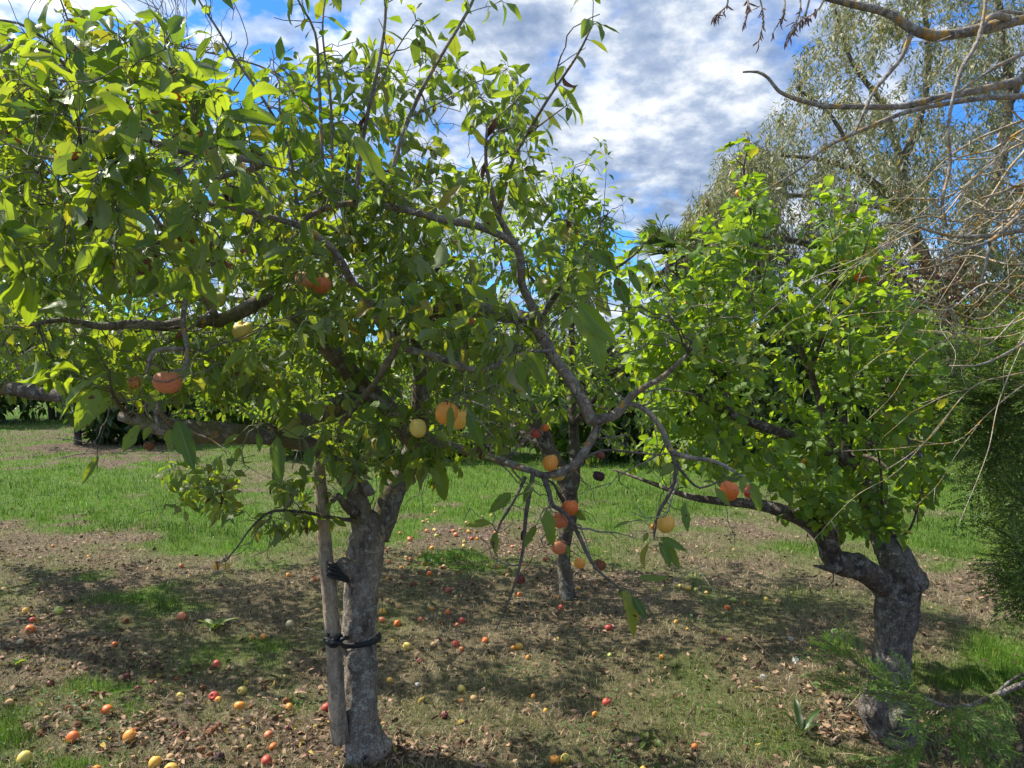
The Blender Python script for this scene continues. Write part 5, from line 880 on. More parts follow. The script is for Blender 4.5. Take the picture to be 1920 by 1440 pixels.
# ================= stake and ties
M_stake = bark_mat('weathered_stake', (.46, .38, .29), (.15, .11, .08), (.3, .27, .23), 0, scale=3.0, bstr=.8, crack=.3, vs=40)
pts = [(638, 1390, 2.84), (633, 1330, 2.84), (628, 1250, 2.84), (623, 1180, 2.85), (617, 1100, 2.86), (611, 1040, 2.86), (605, 960, 2.86), (600, 900, 2.86), (599, 868, 2.86)]
S = spline(np.concatenate([px3(pts), np.array(wd(pts, [33, 33, 30, 29, 28, 26, 25, 22, 18]))[:, None] / 2], 1), .012)
def rfS(P, dirs, rr):
    a = np.arctan2(dirs[..., 1], dirs[..., 0]); Q = P[:, None] + dirs * rr[..., None]
    return rr * (1 + .12 * (vnoise(Q * [1, 1, .12], 60, 3) - .5) + .10 * (fbm(Q * [1, 1, .3], 20, 5) - .5)) - .0035 * np.exp(-((np.mod(a + 2.1 + .5 * vnoise(Q * [0, 0, 1], 5, 4), 2 * pi) - pi) / .12) ** 2)
stake = tag(empty('wooden_stake', S[0, :3]), 'weathered grey-brown wooden stake strapped upright against the apple trunk', 'stake')
g = Geo(); tube(g, S[:, :3] - [0, 0, 0], S[:, 3], 40, rf=rfS); g.build('post', M_stake, stake)
M_rub = plain_mat('black_webbing', (.010, .012, .014), (.022, .025, .028), 300, .6, .4)
def tie(name, label, row, kx, trunkc, tr, cat='strap'):
    c = at(*trunkc); root = tag(empty(name, c), label, cat)
    a = np.linspace(0, 2 * pi, 64); g = Geo(); rr = tr * (1 + .05 * np.sin(2 * a + 1)); X = np.stack([c[0] + rr * np.cos(a), c[1] + rr * np.sin(a), c[2] + .006 * np.cos(a) - .004 * np.sin(a)], 1)
    out = np.stack([np.cos(a), np.sin(a), 0 * a], 1); h = .0105; V = []
    for k, (dz, do) in enumerate(((-h, 0), (-h, .004), (-h * .3, .006), (h * .5, .006), (h, .004), (h, 0))): V.append(X + out * do + np.array([0, 0, dz]))
    V = np.stack(V, 1); n = 64; q = np.array([[i * 6 + k, ((i + 1) % n) * 6 + k, ((i + 1) % n) * 6 + (k + 1) % 6, i * 6 + (k + 1) % 6] for i in range(n - 1) for k in range(6)]); g.add(V.reshape(-1, 3), q); g.build('band', M_rub, root, smooth=False)
    return root, c
t1, c = tie('tree_tie', 'black webbing strap looped round the trunk and knotted on the stake at knee height', 1197, 628, (674, 1199, 2.952), .079)
kp = at(623, 1203, 2.80)
g = Geo()      # knot: three wraps and two tails
for j, (dz, rx, ry) in enumerate(((.004, .034, .024), (-.006, .03, .026), (.012, .024, .02))):
    a = np.linspace(0, 2 * pi, 22); P = np.stack([kp[0] + rx * np.cos(a), kp[1] + .012 + ry * np.sin(a), kp[2] + dz + .010 * np.sin(a * 2 + j)], 1); tube(g, P, np.full(22, .0078), 5, .35, seed=j)
for P in ([(kp[0] + .02, kp[1], kp[2]), (kp[0] + .045, kp[1] + .0, kp[2] + .012), tuple(at(652, 1196, 2.86))], [(kp[0] + .01, kp[1] - .012, kp[2]), (kp[0] + .035, kp[1] - .01, kp[2] - .004), (kp[0] + .052, kp[1] + .02, kp[2] - .03)], [(kp[0] - .02, kp[1] - .01, kp[2] + .006), (kp[0], kp[1] - .022, kp[2]), (kp[0] + .02, kp[1] - .012, kp[2] + .003)]):
    Q = spline(np.array(P), .006); tube(g, Q, np.full(len(Q), .0085), 5, .25)
g.build('knot', M_rub, t1)
uc = at(628, 1068, 2.84); t2 = tag(empty('tree_tie', uc), 'black tie wound between the top of the stake and the trunk stub', 'strap'); g = Geo()
for j in range(4):
    P = spline(np.array([at(612, 1055 + 7 * j, 2.86), at(618, 1056 + 8 * j, 2.82), at(630, 1062 + 7 * j, 2.82), at(642, 1078 + 3 * j, 2.85), at(652, 1084 + 2 * j, 2.88)]), .006); tube(g, P, np.full(len(P), .0065), 7, .2, seed=j)
g.build('wrapping', M_rub, t2)
# ================= neighbouring apple tree at the left (trunk just outside the picture)
rngL = np.random.default_rng(51)
treeL = mk_tree('apple_tree', 'apple tree whose long dark limb reaches in from the left edge', np.array([-4.3, 4.7, 0]), 'apple tree')
skL = Skel(52)
P, r = skL.limb(np.array([[-4.3, 4.7, -.05], [-4.28, 4.7, .1], [-4.2, 4.65, .5], [-4.1, 4.6, .95], [-4.0, 4.6, 1.3]]), [.24, .2, .17, .17, .14], .04); g = Geo(); tube(g, P, r, 20, .15); g.build('trunk', M_barkB, treeL)
rl = [([(-330, 790, 4.6), (-150, 745, 4.3), (0, 729, 4.1), (73, 738, 4.0), (146, 745, 3.9), (200, 742, 3.8), (250, 735, 3.8), (300, 700, 3.9)], [40, 32, 28, 26, 24, 17, 12, 6]),
 ([(-200, 600, 4.7), (-60, 560, 4.9), (80, 500, 5.2), (200, 420, 5.4), (300, 330, 5.5)], [22, 18, 14, 9, 5]), ([(-250, 640, 4.6), (-100, 650, 4.6), (60, 640, 4.6), (180, 650, 4.7), (280, 610, 4.8)], [18, 16, 13, 10, 5]),
 ([(-200, 580, 4.7), (-120, 400, 4.8), (-20, 300, 5.0), (60, 260, 5.2)], [16, 12, 8, 4]), ([(80, 500, 5.2), (220, 540, 5.4), (360, 560, 5.6), (480, 560, 5.8)], [12, 11, 9, 6]), ([(73, 738, 4.0), (40, 700, 4.0), (10, 640, 4.1)], [7, 5, 3])]
skL.limb(np.array([[-4.0, 4.6, 1.3], [-4.0, 4.65, 1.6], [-3.9, 4.7, 1.85]]), [.14, .12, .09], .04)
limbs(skL, treeL, rl, M_barkB, 10)
polL = [([(-250, 260), (120, 215), (380, 260), (520, 420), (560, 620), (470, 715), (200, 730), (-100, 730), (-250, 720)], 450, 4.0, 6.4), ([(-150, 600), (560, 600), (560, 760), (300, 770), (200, 750), (-150, 745)], 280, 4.0, 6.0)]
tg = np.concatenate([fill(rngL, p, n, a, b, .42, 2.0, 140 + i) for i, (p, n, a, b) in enumerate(polL)] + [np.array([-4.3, 4.8, 2.1]) + nrm(rngL.normal(size=(110, 3))) * rngL.uniform(.3, 1, (110, 1)) * [1.3, 1.3, .75]])
twL = skL.grow(tg, r0=.0015, rk=.007, up=.3, wob=.35, rounds=4, step=.06)
twig_mesh(twL, 4, 1.2).build('twigs', M_twig, treeL)
foliage(rngL, twL, 4, 2, sp=.045, s0=.2, tip=4, droop=.6, L=(.055, .09), pet=.015, pr=0).build('leaves', M_leafB, treeL, uv=True)

# ================= generic smaller background tree
def back_tree(name, label, base, trunks, h, rx, rz, seed, mat, bark, nt_=220, L=(.06, .1), cz=None, cat='tree', prof='apple', wr=(.4, .55), sp=.07, group=None, low=.25, dens=.44):
    rng = np.random.default_rng(seed); tree = mk_tree(name, label, base, cat, group); sk = Skel(seed); b = np.asarray(base, float); g = Geo()
    for k in range(trunks):
        a = rng.uniform(0, 6.28); o = np.array([math.cos(a), math.sin(a), 0]) * (.25 if trunks > 1 else .02) * rx
        P, r = sk.limb(np.array([b + o * .3 - [0, 0, .05], b + o * .5 + [0, 0, h * .2], b + o * 1.2 + [rng.normal(0, .1), 0, h * .5], b + o * 1.8 + [rng.normal(0, .2), 0, h * .85]]), [h * .05, h * .04, h * .03, h * .008], .08); tube(g, P, r, 8, .12)
    g.build('trunk', bark, tree); g = Geo()
    for k in range(7 if h > 1 else 4):
        i = rng.integers(len(sk.P) // 4, len(sk.P)); p0 = sk.P[i].copy(); a = rng.uniform(0, 6.28); e = b + np.array([math.cos(a) * rx * .75, math.sin(a) * rx * .6, h * rng.uniform(.45, .9)])
        P, r = sk.limb(np.array([p0, (p0 + e) / 2 + [0, 0, .08 * h], e]), [h * .022, h * .015, h * .006], .08); tube(g, P, r, 6, .1)
    g.build('branches', bark, tree)
    t = rng.normal(size=(nt_ * 3, 3)); t = nrm(t) * rng.uniform(.35, 1, (nt_ * 3, 1)) ** .6; c = b + [0, 0, h * (cz or .6)]; t = c + t * np.array([rx, rx * .8, rz]); t = t[(fbm(t, 2.2 / max(rx, .5), seed, 3) + rng.uniform(-.1, .1, len(t)) > dens) & (t[:, 2] > low * h)][:nt_]
    tw = sk.grow(t, r0=.002, rk=.006, up=.25, wob=.3, rounds=3, step=.12); twig_mesh(tw, 3).build('twigs', bark, tree)
    foliage(rng, tw, 3, 2, sp=sp, s0=.25, tip=5, droop=.4, L=L, pet=.01, pr=0, prof=prof, wr=wr).build('leaves', mat, tree, uv=True); return tree
M_leafD = leaf_mat('dark_hedge_leaves', [(0, (.02, .045, .012)), (.6, (.045, .09, .018)), (1, (.09, .14, .03))], (.09, .13, .06), (.12, .22, .02), .3, veins=False, spots=0)
M_leafY = leaf_mat('light_shrub_leaves', [(0, (.07, .13, .02)), (.6, (.13, .2, .03)), (1, (.22, .26, .05))], (.17, .22, .1), (.3, .42, .03), .4, veins=False, spots=0)
M_leafR = leaf_mat('brown_red_leaves', [(0, (.05, .02, .018)), (.6, (.10, .045, .03)), (1, (.18, .10, .05))], (.10, .06, .05), (.15, .06, .02), .3, veins=False, spots=0)
M_leafP = leaf_mat('dry_pinkish_leaves', [(0, (.20, .14, .10)), (.6, (.34, .25, .19)), (1, (.42, .34, .22))], (.3, .24, .18), (.3, .2, .1), .25, veins=False, spots=0)
def G0(px, d): p = at(px, HOR, d); return np.array([p[0], p[1], 0.])
for px, py, k, lab in ((147, 832, 1, 'single thin-trunked fruit tree standing on mulch beyond the left limb'), (196, 822, 3, 'several-stemmed fruit tree on mulch beside a thin-trunked one')):
    p = gnd(px, py); back_tree('fruit_tree', lab, p, k, 3.3, 1.9, 1.2, 300 + px, M_leafB, M_barkB, 240, (.08, .13), .66, low=.38)
# row of shrubs and trees that closes the garden, 13 to 26 m away
BACK = [(-60, 22, 4.2, 2.6, 'dark bushy tree at the far left behind the apple limb', 'dark_tree', M_leafD), (110, 24, 4.6, 3.0, 'tall dark bushy tree behind the two thin fruit trees', 'dark_tree', M_leafD), (255, 16, 2.3, 1.6, 'dark ivy-green shrub behind the mossy limb at the left', 'shrub', M_leafD),
 (330, 26, 3.6, 2.6, 'pale green shrub far behind the large pink-red apple', 'shrub', M_leafY), (480, 18, 2.6, 1.9, 'pale green shrub far behind the left fork of the tied trunk', 'shrub', M_leafY), (620, 13.6, 2.1, 1.5, 'light green bush behind the stake top', 'shrub', M_leafY), (750, 13.2, 2.0, 1.3, 'green bush behind the right fork of the tied trunk', 'shrub', M_leafB),
 (830, 22, 3.2, 2.2, 'dark green tree far behind the yellow and orange apples', 'dark_tree', M_leafD), (1010, 16, 2.4, 1.5, 'dark green shrub behind the slim middle tree', 'shrub', M_leafD), (1110, 12.8, 2.1, 1.3, 'green bush low behind the right limb of the middle tree', 'shrub', M_leafB), (1215, 12.6, 1.9, 1.2, 'dark bush behind the lower left leaves of the right apple tree', 'shrub', M_leafD), (1320, 13, 2.4, 1.4, 'yellow-green bush behind the reaching limb of the right apple tree', 'shrub', M_leafY),
 (1430, 14, 2.6, 1.6, 'dark bush right behind the lower crown of the right apple tree', 'shrub', M_leafD), (1550, 16, 3.0, 2.0, 'mid green bush behind the right apple tree limb', 'shrub', M_leafB), (1670, 15, 2.6, 1.7, 'dark bush behind the crooked right trunk', 'shrub', M_leafD), (1800, 19, 3.4, 2.2, 'light green bush at the far right behind the conifer sprays', 'shrub', M_leafY), (1930, 20, 5.0, 2.6, 'tall dark bush at the right edge behind the conifer', 'shrub', M_leafD), (850, 13.5, 1.5, .9, 'low dark bush left of the dry pinkish shrub', 'shrub', M_leafD)]
for i, (px, d, h, rx, lab, nm, mt) in enumerate(BACK):
    back_tree(nm, lab, G0(px, d), 2, h, rx, h * .5, 400 + i, mt, M_barkB, 420, (.14 + .006 * d, .26 + .008 * d), .5, 'tree' if 'tree' in nm else 'shrub', sp=.13, group=None, low=.0, dens=.30)
back_tree('dry_shrub', 'dry pinkish-brown twiggy shrub seen in the gap between the two middle trunks', G0(945, 12.6), 4, 1.25, .85, .55, 501, M_leafP, M_twig, 300, (.03, .06), .5, 'shrub', sp=.05, low=.0)
back_tree('red_leaved_shrub', 'dark reddish-brown shrub behind the top right of the right apple tree', G0(1715, 13.5), 3, 3.6, 1.2, 1.0, 502, M_leafR, M_barkB, 300, (.07, .12), .8, 'shrub', sp=.07, low=.4)
back_tree('green_shrub', 'mid green shrub between the right apple tree and the conifer', G0(1715, 10.5), 3, 2.5, 1.2, .8, 503, M_leafY, M_barkB, 300, (.06, .10), .62, 'shrub', sp=.05, low=.3)

# ================= big grey-green willow-like tree
M_wil = leaf_mat('grey_green_narrow_leaves', [(0, (.08, .10, .04)), (.45, (.19, .19, .07)), (.75, (.31, .29, .14)), (.88, (.34, .24, .10)), (1, (.34, .20, .11))], (.34, .35, .26), (.30, .32, .10), .3, veins=False, spots=0, rough=.5)
rngW = np.random.default_rng(61); DW = 18.0
treeW = mk_tree('willow_tree', 'tall grey-green tree with fine drooping foliage filling the upper right background', G0(1780, DW + .5), 'tree')
skW = Skel(62)
P, r = skW.limb(px3([(1790, 860, DW), (1780, 700, DW), (1760, 560, DW), (1700, 400, DW), (1690, 310, DW), (1660, 200, DW)]), [.55, .45, .38, .26, .2, .12], .1); g = Geo(); tube(g, P, r, 16, .12); g.build('trunk', M_barkC, treeW)
P_ = lambda *a: px3(a)
rw = [([(1760, 560, DW), (1850, 400, DW), (1890, 200, DW + .5), (1880, 60, DW + .5), (1850, -120, DW)], [30, 24, 18, 14, 8]), ([(1700, 400, DW), (1620, 330, DW - .5), (1540, 300, DW - 1), (1440, 290, DW - 1)], [18, 13, 9, 4]),
 ([(1690, 310, DW), (1730, 200, DW), (1740, 80, DW), (1720, -60, DW)], [16, 13, 10, 6]), ([(1660, 200, DW), (1600, 120, DW), (1570, 40, DW), (1560, -40, DW)], [10, 8, 6, 3]), ([(1760, 560, DW), (1640, 500, DW - 1), (1480, 450, DW - 1.5), (1350, 440, DW - 1.5), (1290, 470, DW - 1.5)], [20, 16, 12, 8, 4]),
 ([(1700, 400, DW), (1560, 370, DW + 1), (1420, 370, DW + 1), (1340, 400, DW + 1)], [13, 10, 7, 4]), ([(1890, 200, DW + .5), (1960, 60, DW), (2020, -100, DW)], [14, 10, 6]), ([(1850, 400, DW), (1960, 330, DW), (2060, 300, DW)], [16, 12, 8]), ([(1620, 330, DW - .5), (1560, 220, DW - .5), (1500, 170, DW - .5)], [9, 7, 4])]
limbs(skW, treeW, rw, M_barkC, 8, step=.12)
polW = [([(1255, 560), (1262, 430), (1320, 320), (1380, 240), (1480, 190), (1500, 90), (1545, 10), (1560, -120), (2100, -160), (2150, 620), (1600, 640)], 1750, DW - 4, DW + 4), ([(1255, 560), (1262, 430), (1340, 320), (1420, 260), (1480, 360), (1440, 560)], 380, DW - 4, DW + .5)]
tg = np.concatenate([fill(rngW, p, n, a, b, .40, .55, 170 + i) for i, (p, n, a, b) in enumerate(polW)])
twW = skW.grow(tg, r0=.003, rk=.010, up=.35, wob=.3, rounds=4, step=.2, maxr=.035)
twig_mesh(twW, 3, .8).build('twigs', M_barkC, treeW)
# drooping strands
st = []
for Q, r in twW:
    for k in range(rngW.integers(4, 7)):
        p = Q[rngW.integers(len(Q) // 2, len(Q))]; l = rngW.uniform(.4, 1.1); a = rngW.uniform(0, 6.28); o = np.array([math.cos(a), math.sin(a), 0]) * l * .35; t = np.linspace(0, 1, 4)[:, None]
        l *= .8; st.append((p + o * t + np.array([0, 0, -l]) * t ** 1.5 + np.array([0, 0, .1]) * t, np.full(4, .002)))
foliage(rngW, st, 2, 2, sp=.06, s0=.05, tip=2, droop=.5, out=.8, L=(.10, .19), wr=(.2, .32), prof='narrow', pet=.004, pr=0, bend=(.3, .3), wave=0).build('leaves', M_wil, treeW, uv=True)

# ================= bare lichened tree whose branches hang in from the right
rngF = np.random.default_rng(71)
M_barkF = bark_mat('yellow_lichened_bark', (.30, .27, .23), (.09, .08, .07), (.50, .48, .43), .8, orange=.34, scale=2.6)
M_barkF2 = bark_mat('yellow_lichened_twig', (.48, .42, .32), (.20, .17, .12), (.55, .52, .44), .6, orange=.42, scale=2.6)
fb = np.array([2.55, 2.9, 0])
treeF = mk_tree('bare_tree', 'half-dead tree with bare yellow-lichened branches hanging in from the right edge', fb, 'tree')
skF = Skel(72)
P, r = skF.limb(np.array([fb - [0, 0, .05], fb + [0, 0, .6], fb + [-.05, -.05, 1.4], fb + [-.1, -.15, 2.2], fb + [-.1, -.2, 3.2]]), [.24, .2, .18, .16, .12], .03); g = Geo(); tube(g, P, r, 28, .16); g.build('trunk', M_barkF, treeF)
rf_ = [([(2140, 20, 2.6), (2020, 20, 2.4), (1920, 37, 2.25), (1869, 48, 2.2), (1803, 62, 2.2), (1749, 67, 2.2), (1705, 51, 2.2), (1675, 30, 2.2), (1639, 17, 2.2), (1595, 8, 2.2), (1540, -6, 2.2), (1490, -20, 2.2)], [34, 26, 20, 20, 20, 20, 18, 15, 14, 12, 10, 7]),
 ([(2150, 90, 2.6), (2020, 130, 2.4), (1920, 150, 2.3), (1840, 168, 2.25), (1767, 182, 2.2), (1694, 199, 2.2), (1621, 200, 2.2), (1541, 198, 2.2), (1475, 179, 2.2), (1455, 165, 2.2), (1440, 146, 2.2), (1420, 135, 2.2), (1393, 135, 2.2)], [24, 20, 17, 15, 13, 11, 10, 10, 8, 7, 6, 5, 4]),
 ([(1709, 62, 2.2), (1700, 85, 2.18), (1687, 113, 2.16), (1639, 171, 2.12), (1621, 208, 2.1), (1603, 248, 2.1), (1581, 288, 2.1)], [10, 9, 8, 6, 6, 4, 3]),
 ([(2150, 110, 2.6), (2030, 170, 2.35), (1920, 180, 2.2), (1840, 184, 2.15), (1760, 197, 2.12), (1694, 212, 2.1), (1632, 237, 2.05), (1548, 277, 2.0), (1493, 321, 2.0), (1402, 375, 2.0)], [18, 14, 11, 10, 9, 8, 7, 6, 4, 2.5]),
 ([(1850, -60, 2.0), (1848, 0, 2.0), (1835, 73, 1.98), (1805, 125, 1.96), (1792, 164, 1.95), (1778, 237, 1.94), (1781, 310, 1.94), (1767, 379, 1.92), (1776, 425, 1.92)], [5, 6, 8, 8, 7, 6, 6, 5, 3]),
 ([(1890, 34, 2.2), (1860, 30, 2.1), (1842, 50, 2.05), (1830, 85, 2.0)], [14, 11, 9, 7]),
 ([(2150, 250, 2.6), (2040, 320, 2.4), (1920, 345, 2.3), (1870, 365, 2.25), (1840, 372, 2.2)], [12, 10, 8, 5, 3]),
 ([(2150, 380, 2.6), (2030, 420, 2.4), (1920, 432, 2.2), (1860, 442, 2.15), (1780, 442, 2.1), (1700, 420, 2.1), (1640, 418, 2.1)], [12, 11, 9, 8, 6, 4, 2]),
 ([(2150, 300, 2.6), (2020, 360, 2.3), (1920, 400, 2.1), (1860, 450, 2.0), (1800, 470, 1.95), (1760, 490, 1.9)], [12, 10, 8, 7, 5, 3]), ([(1856, 450, 2.0), (1850, 490, 1.98), (1840, 530, 1.96)], [6, 6, 4]),
 ([(2150, 10, 2.6), (2000, 40, 2.35), (1880, 22, 2.3), (1800, 60, 2.2), (1740, 85, 2.15)], [12, 8, 6, 4, 3]), ([(1920, 100, 2.3), (1860, 130, 2.2), (1800, 170, 2.15), (1740, 195, 2.1)], [8, 6, 4, 3]),
 ([(2150, 420, 2.6), (2050, 560, 2.4), (1960, 620, 2.2), (1850, 680, 2.0), (1780, 686, 2.0)], [10, 8, 6, 4, 3])]
skF.limb(np.array([fb + [-.1, -.2, 3.0], at(2140, 20, 2.6)]), [.1, .06], .03)
limbs(skF, treeF, rf_, M_barkF, 12, .2)
# curving bare twigs that fan down and left
gF = Geo(); tw = []
def fan(n, y0, y1, xl, dy, dd, w0, seed):
    rg = np.random.default_rng(seed)
    for k in range(n):
        ys = rg.uniform(y0, y1); d = rg.uniform(*dd); xe = rg.uniform(*xl); ye = ys + rg.uniform(*dy) * (1960 - xe) / 450; L_ = 1990 - xe; sag = rg.uniform(-50, 70)
        pts = [(2130, ys - rg.uniform(20, 110), 2.6), (1990, ys - 10, d + .12)]
        for f in (.25, .5, .75, 1.0): pts.append((1990 - L_ * f, ys + (ye - ys) * f ** rg.uniform(.8, 1.5) + sag * math.sin(pi * f) + rg.normal(0, 13), d + rg.normal(0, .05)))
        w_ = rg.uniform(*w0); P, r = skF.limb(px3(pts), wd(pts, [w_ * 1.5, w_ * 1.3, w_, w_ * .8, w_ * .55, 1.3]), .025, wob=.02); tube(gF, P, r, 5, .2, seed=k)
        for j in range(rg.integers(3, 7)):
            i = rg.integers(len(P) // 4, len(P) - 1); l = rg.uniform(.06, .34); T = P[min(i + 1, len(P) - 1)] - P[i - 1]; T /= np.linalg.norm(T); e = P[i] + (T + rg.normal(0, .5, 3) + [0, 0, rg.choice([-.5, .25])]) * l
            Q = spline(np.array([P[i], P[i] * .6 + e * .4 + rg.normal(0, .02, 3), e * .7 + P[i] * .3 + rg.normal(0, .012, 3), e]), .02); tube(gF, Q, np.linspace(r[i] * .7, .0009, len(Q)), 4)
            for q in range(rg.integers(0, 3)):
                b = Q[rg.integers(1, len(Q))]; tube(gF, np.array([b, b + (T * .6 + rg.normal(0, .7, 3)) * rg.uniform(.02, .07)]), [.0012, .0008], 3)
fan(6, 180, 320, (1480, 1760), (120, 330), (1.9, 2.5), (3.5, 6), 1); fan(6, 260, 430, (1640, 1850), (60, 330), (1.8, 2.6), (3, 6), 2); fan(6, 400, 560, (1600, 1820), (-40, 160), (1.9, 2.5), (2.5, 5), 3); fan(4, 520, 600, (1560, 1760), (30, 120), (2.0, 2.5), (2.5, 4), 4); fan(2, 640, 720, (1560, 1750), (200, 420), (2.0, 2.5), (2, 3), 5)
gF.build('twigs', M_barkF2, treeF)
# drooping seed tassels at the top
gT = Geo(); gTs = Geo(); rg = np.random.default_rng(9)
for (x0, y0, x1, y1) in ((1365, -8, 1340, 30), (1392, -20, 1397, 42), (1420, -20, 1422, 80), (1470, -12, 1450, 60), (1500, -15, 1478, 70), (1545, 0, 1500, 40), (1520, -10, 1475, 72)):
    P = spline(px3([(x0, y0, 2.15), ((x0 + x1) / 2 + 10, (y0 + y1) / 2, 2.13), (x1, y1, 2.12)]), .012); tube(gTs, P, np.linspace(.003, .0015, len(P)), 5, .2)
    n = 16; i = rg.integers(len(P) // 3, len(P), n); B = P[i]; D = np.array([-.15, 0, -1.]) + rg.normal(0, .4, (n, 3)); leaves(gT, B, D, rg.normal(0, 1, (n, 3)), rg.uniform(.018, .035, n), .007, .3, .9, rg, 4, 4, .2, 'narrow')
s_ = at(1540, -6, 2.2); P = spline(np.vstack([s_, px3([(1430, -30, 2.18), (1360, -20, 2.15)])]), .02); tube(gTs, P, np.linspace(.006, .003, len(P)), 6)
gTs.build('tassel_stems', M_barkF2, treeF); gT.build('seed_tassels', plain_mat('dry_tassel', (.16, .09, .07), (.34, .22, .18), 60), treeF)

# ================= conifer at the right edge
M_con = leaf_mat('conifer_scales', [(0, (.05, .12, .02)), (.6, (.13, .24, .035)), (.9, (.22, .35, .05)), (1, (.24, .22, .05))], (.09, .17, .05), (.2, .36, .03), .35, veins=False, spots=0, rough=.6)
def sprays(rng, sk, tips, gst_, gl_, L=.16, n=9, dens=1.0, wl=1.0):
    """flattened conifer sprays: side shoots in a plane, each set with short scale-like leaves"""
    B, D, Nn = [], [], []
    for P, T in tips:
        T = nrm(T); up = nrm(np.array([0, 0, 1.]) + rng.normal(0, .35, 3)); S = nrm(np.cross(T, up)); l = L * rng.uniform(.7, 1.3); k = n
        for j in range(k):
            f = (j + .5) / k; p = P + T * l * f + np.array([0, 0, -.15]) * l * f * f; sd = 1 if j % 2 else -1
            d = nrm(T * .75 + S * sd * .8 + rng.normal(0, .12, 3)); ll = l * .55 * (1 - f * .75)
            Q = np.array([p, p + d * ll * .5 + [0, 0, .004], p + (d + T * .2) * ll]); tube(gst_, Q, [.0009, .0007, .0005], 3, cap=False)
            m = max(2, int(ll / .005 * dens))
            for q in range(m):
                g_ = (q + .5) / m; x = Q[0] * (1 - g_) + Q[2] * g_; s2 = 1 if q % 2 else -1; B.append(x); D.append(nrm(d + np.cross(d, up) * s2 * .55 + rng.normal(0, .12, 3))); Nn.append(up)
    n_ = len(B); leaves(gl_, np.array(B), np.array(D), np.array(Nn), rng.uniform(.012, .022, n_), rng.uniform(.0038, .0055, n_) * wl, .1, .3, rng, 2, 2, 0, 'narrow')
rngG = np.random.default_rng(81); cb_ = np.array([2.75, 3.7, 0])
treeG = mk_tree('conifer', 'dark green feathery conifer at the right edge above the sunny grass', cb_, 'conifer')
skG = Skel(82); P, r = skG.limb(np.array([cb_ - [0, 0, .05], cb_ + [0, 0, 1.2], cb_ + [.03, 0, 2.4]]), [.14, .11, .04], .04); g = Geo(); tube(g, P, r, 18, .12); g.build('trunk', M_barkB, treeG)
tg = np.concatenate([fill(rngG, [(1850, 640), (1920, 600), (2100, 580), (2100, 1100), (1950, 1080), (1880, 1020), (1840, 900), (1810, 760)], 190, 2.9, 4.3, .40, 2.5, 9), fill(rngG, [(1770, 660), (1850, 640), (1900, 800), (1800, 780)], 16, 3.2, 4.0), fill(rngG, [(1860, 1040), (1990, 1000), (1990, 1170), (1890, 1120)], 22, 2.9, 3.5)])
twG = skG.grow(tg, r0=.0015, rk=.006, up=.1, wob=.2, rounds=4, step=.05); gs = twig_mesh(twG, 4); glf = Geo()
tips = []
for Q, r in twG:
    T = Q[-1] - Q[max(0, len(Q) - 4)]
    for k in range(4): i = rngG.integers(len(Q) // 2, len(Q)); tips.append((Q[i], nrm(T) + rngG.normal(0, .45, 3) + [-.25, -.1, -.15]))
    tips.append((Q[-1], T))
sprays(rngG, skG, tips, gs, glf, .19, 9, .8, wl=1.5); gs.build('twigs', M_twig, treeG); glf.build('foliage', M_con, treeG, uv=True)
M_grtw = plain_mat('green_brown_shoots', (.10, .11, .04), (.20, .18, .08), 60)
# low conifer bough in front of the right trunk
M_con2 = leaf_mat('light_conifer_scales', [(0, (.08, .17, .03)), (.6, (.14, .27, .04)), (.95, (.25, .37, .06)), (1, (.30, .20, .09))], (.13, .24, .07), (.3, .5, .05), .35, veins=False, spots=0, rough=.5)
rngH = np.random.default_rng(91); hb_ = gnd(2130, 1420); hb_ = np.array([2.0, 2.45, 0])
treeH = mk_tree('conifer', 'low light-green conifer bough with grey stem crossing the swollen foot of a trunk', hb_, 'conifer')
skH = Skel(92); P, r = skH.limb(np.array([hb_ - [0, 0, .03], hb_ + [-.02, 0, .15], hb_ + [-.05, 0, .4]]), [.05, .045, .02], .02); g = Geo(); tube(g, P, r, 14, .12); g.build('trunk', M_barkC, treeH)
rh = [([(2080, 1215, 2.4), (1980, 1262, 2.35), (1920, 1282, 2.3), (1875, 1300, 2.28), (1822, 1322, 2.25)], [18, 14, 12, 10, 8]), ([(1975, 1262, 2.35), (1925, 1262, 2.33), (1890, 1280, 2.3), (1868, 1300, 2.28)], [6, 5, 5, 5]),
 ([(1822, 1322, 2.25), (1775, 1325, 2.22), (1720, 1302, 2.2), (1680, 1290, 2.2), (1630, 1262, 2.2), (1590, 1235, 2.2)], [7, 6, 5, 4, 3, 2]), ([(1785, 1325, 2.22), (1745, 1350, 2.2), (1730, 1385, 2.2), (1705, 1410, 2.2)], [4, 4, 3, 2]), ([(1810, 1322, 2.24), (1815, 1352, 2.2), (1838, 1380, 2.18), (1850, 1420, 2.16)], [4, 4, 4, 3]),
 ([(1722, 1302, 2.2), (1690, 1310, 2.18), (1640, 1300, 2.18), (1600, 1288, 2.18)], [3, 3, 2, 1.5]), ([(1775, 1325, 2.22), (1780, 1345, 2.2), (1800, 1365, 2.2)], [3, 3, 2])]
LH = limbs(skH, treeH, rh, M_barkC, 8, .1); tips = []
for i, (P, r) in enumerate(LH):
    if i < 2: continue
    T = nrm(np.gradient(P, axis=0)); s0_ = 0 if i > 2 else len(P) // 4
    for j in range(s0_, len(P), 2):
        for k in range(2): tips.append((P[j], T[j] * .9 + rngH.normal(0, .5, 3) + [0, 0, -.05]))
    for k in range(3): tips.append((P[-1], T[-1] + rngH.normal(0, .25, 3)))
for x_, y_ in ((1900, 1310), (1880, 1318), (1870, 1300)):
    p_ = at(x_, y_, 2.27)
    for k in range(3): tips.append((p_, np.array([.1, 0, -.8]) + rngH.normal(0, .5, 3)))
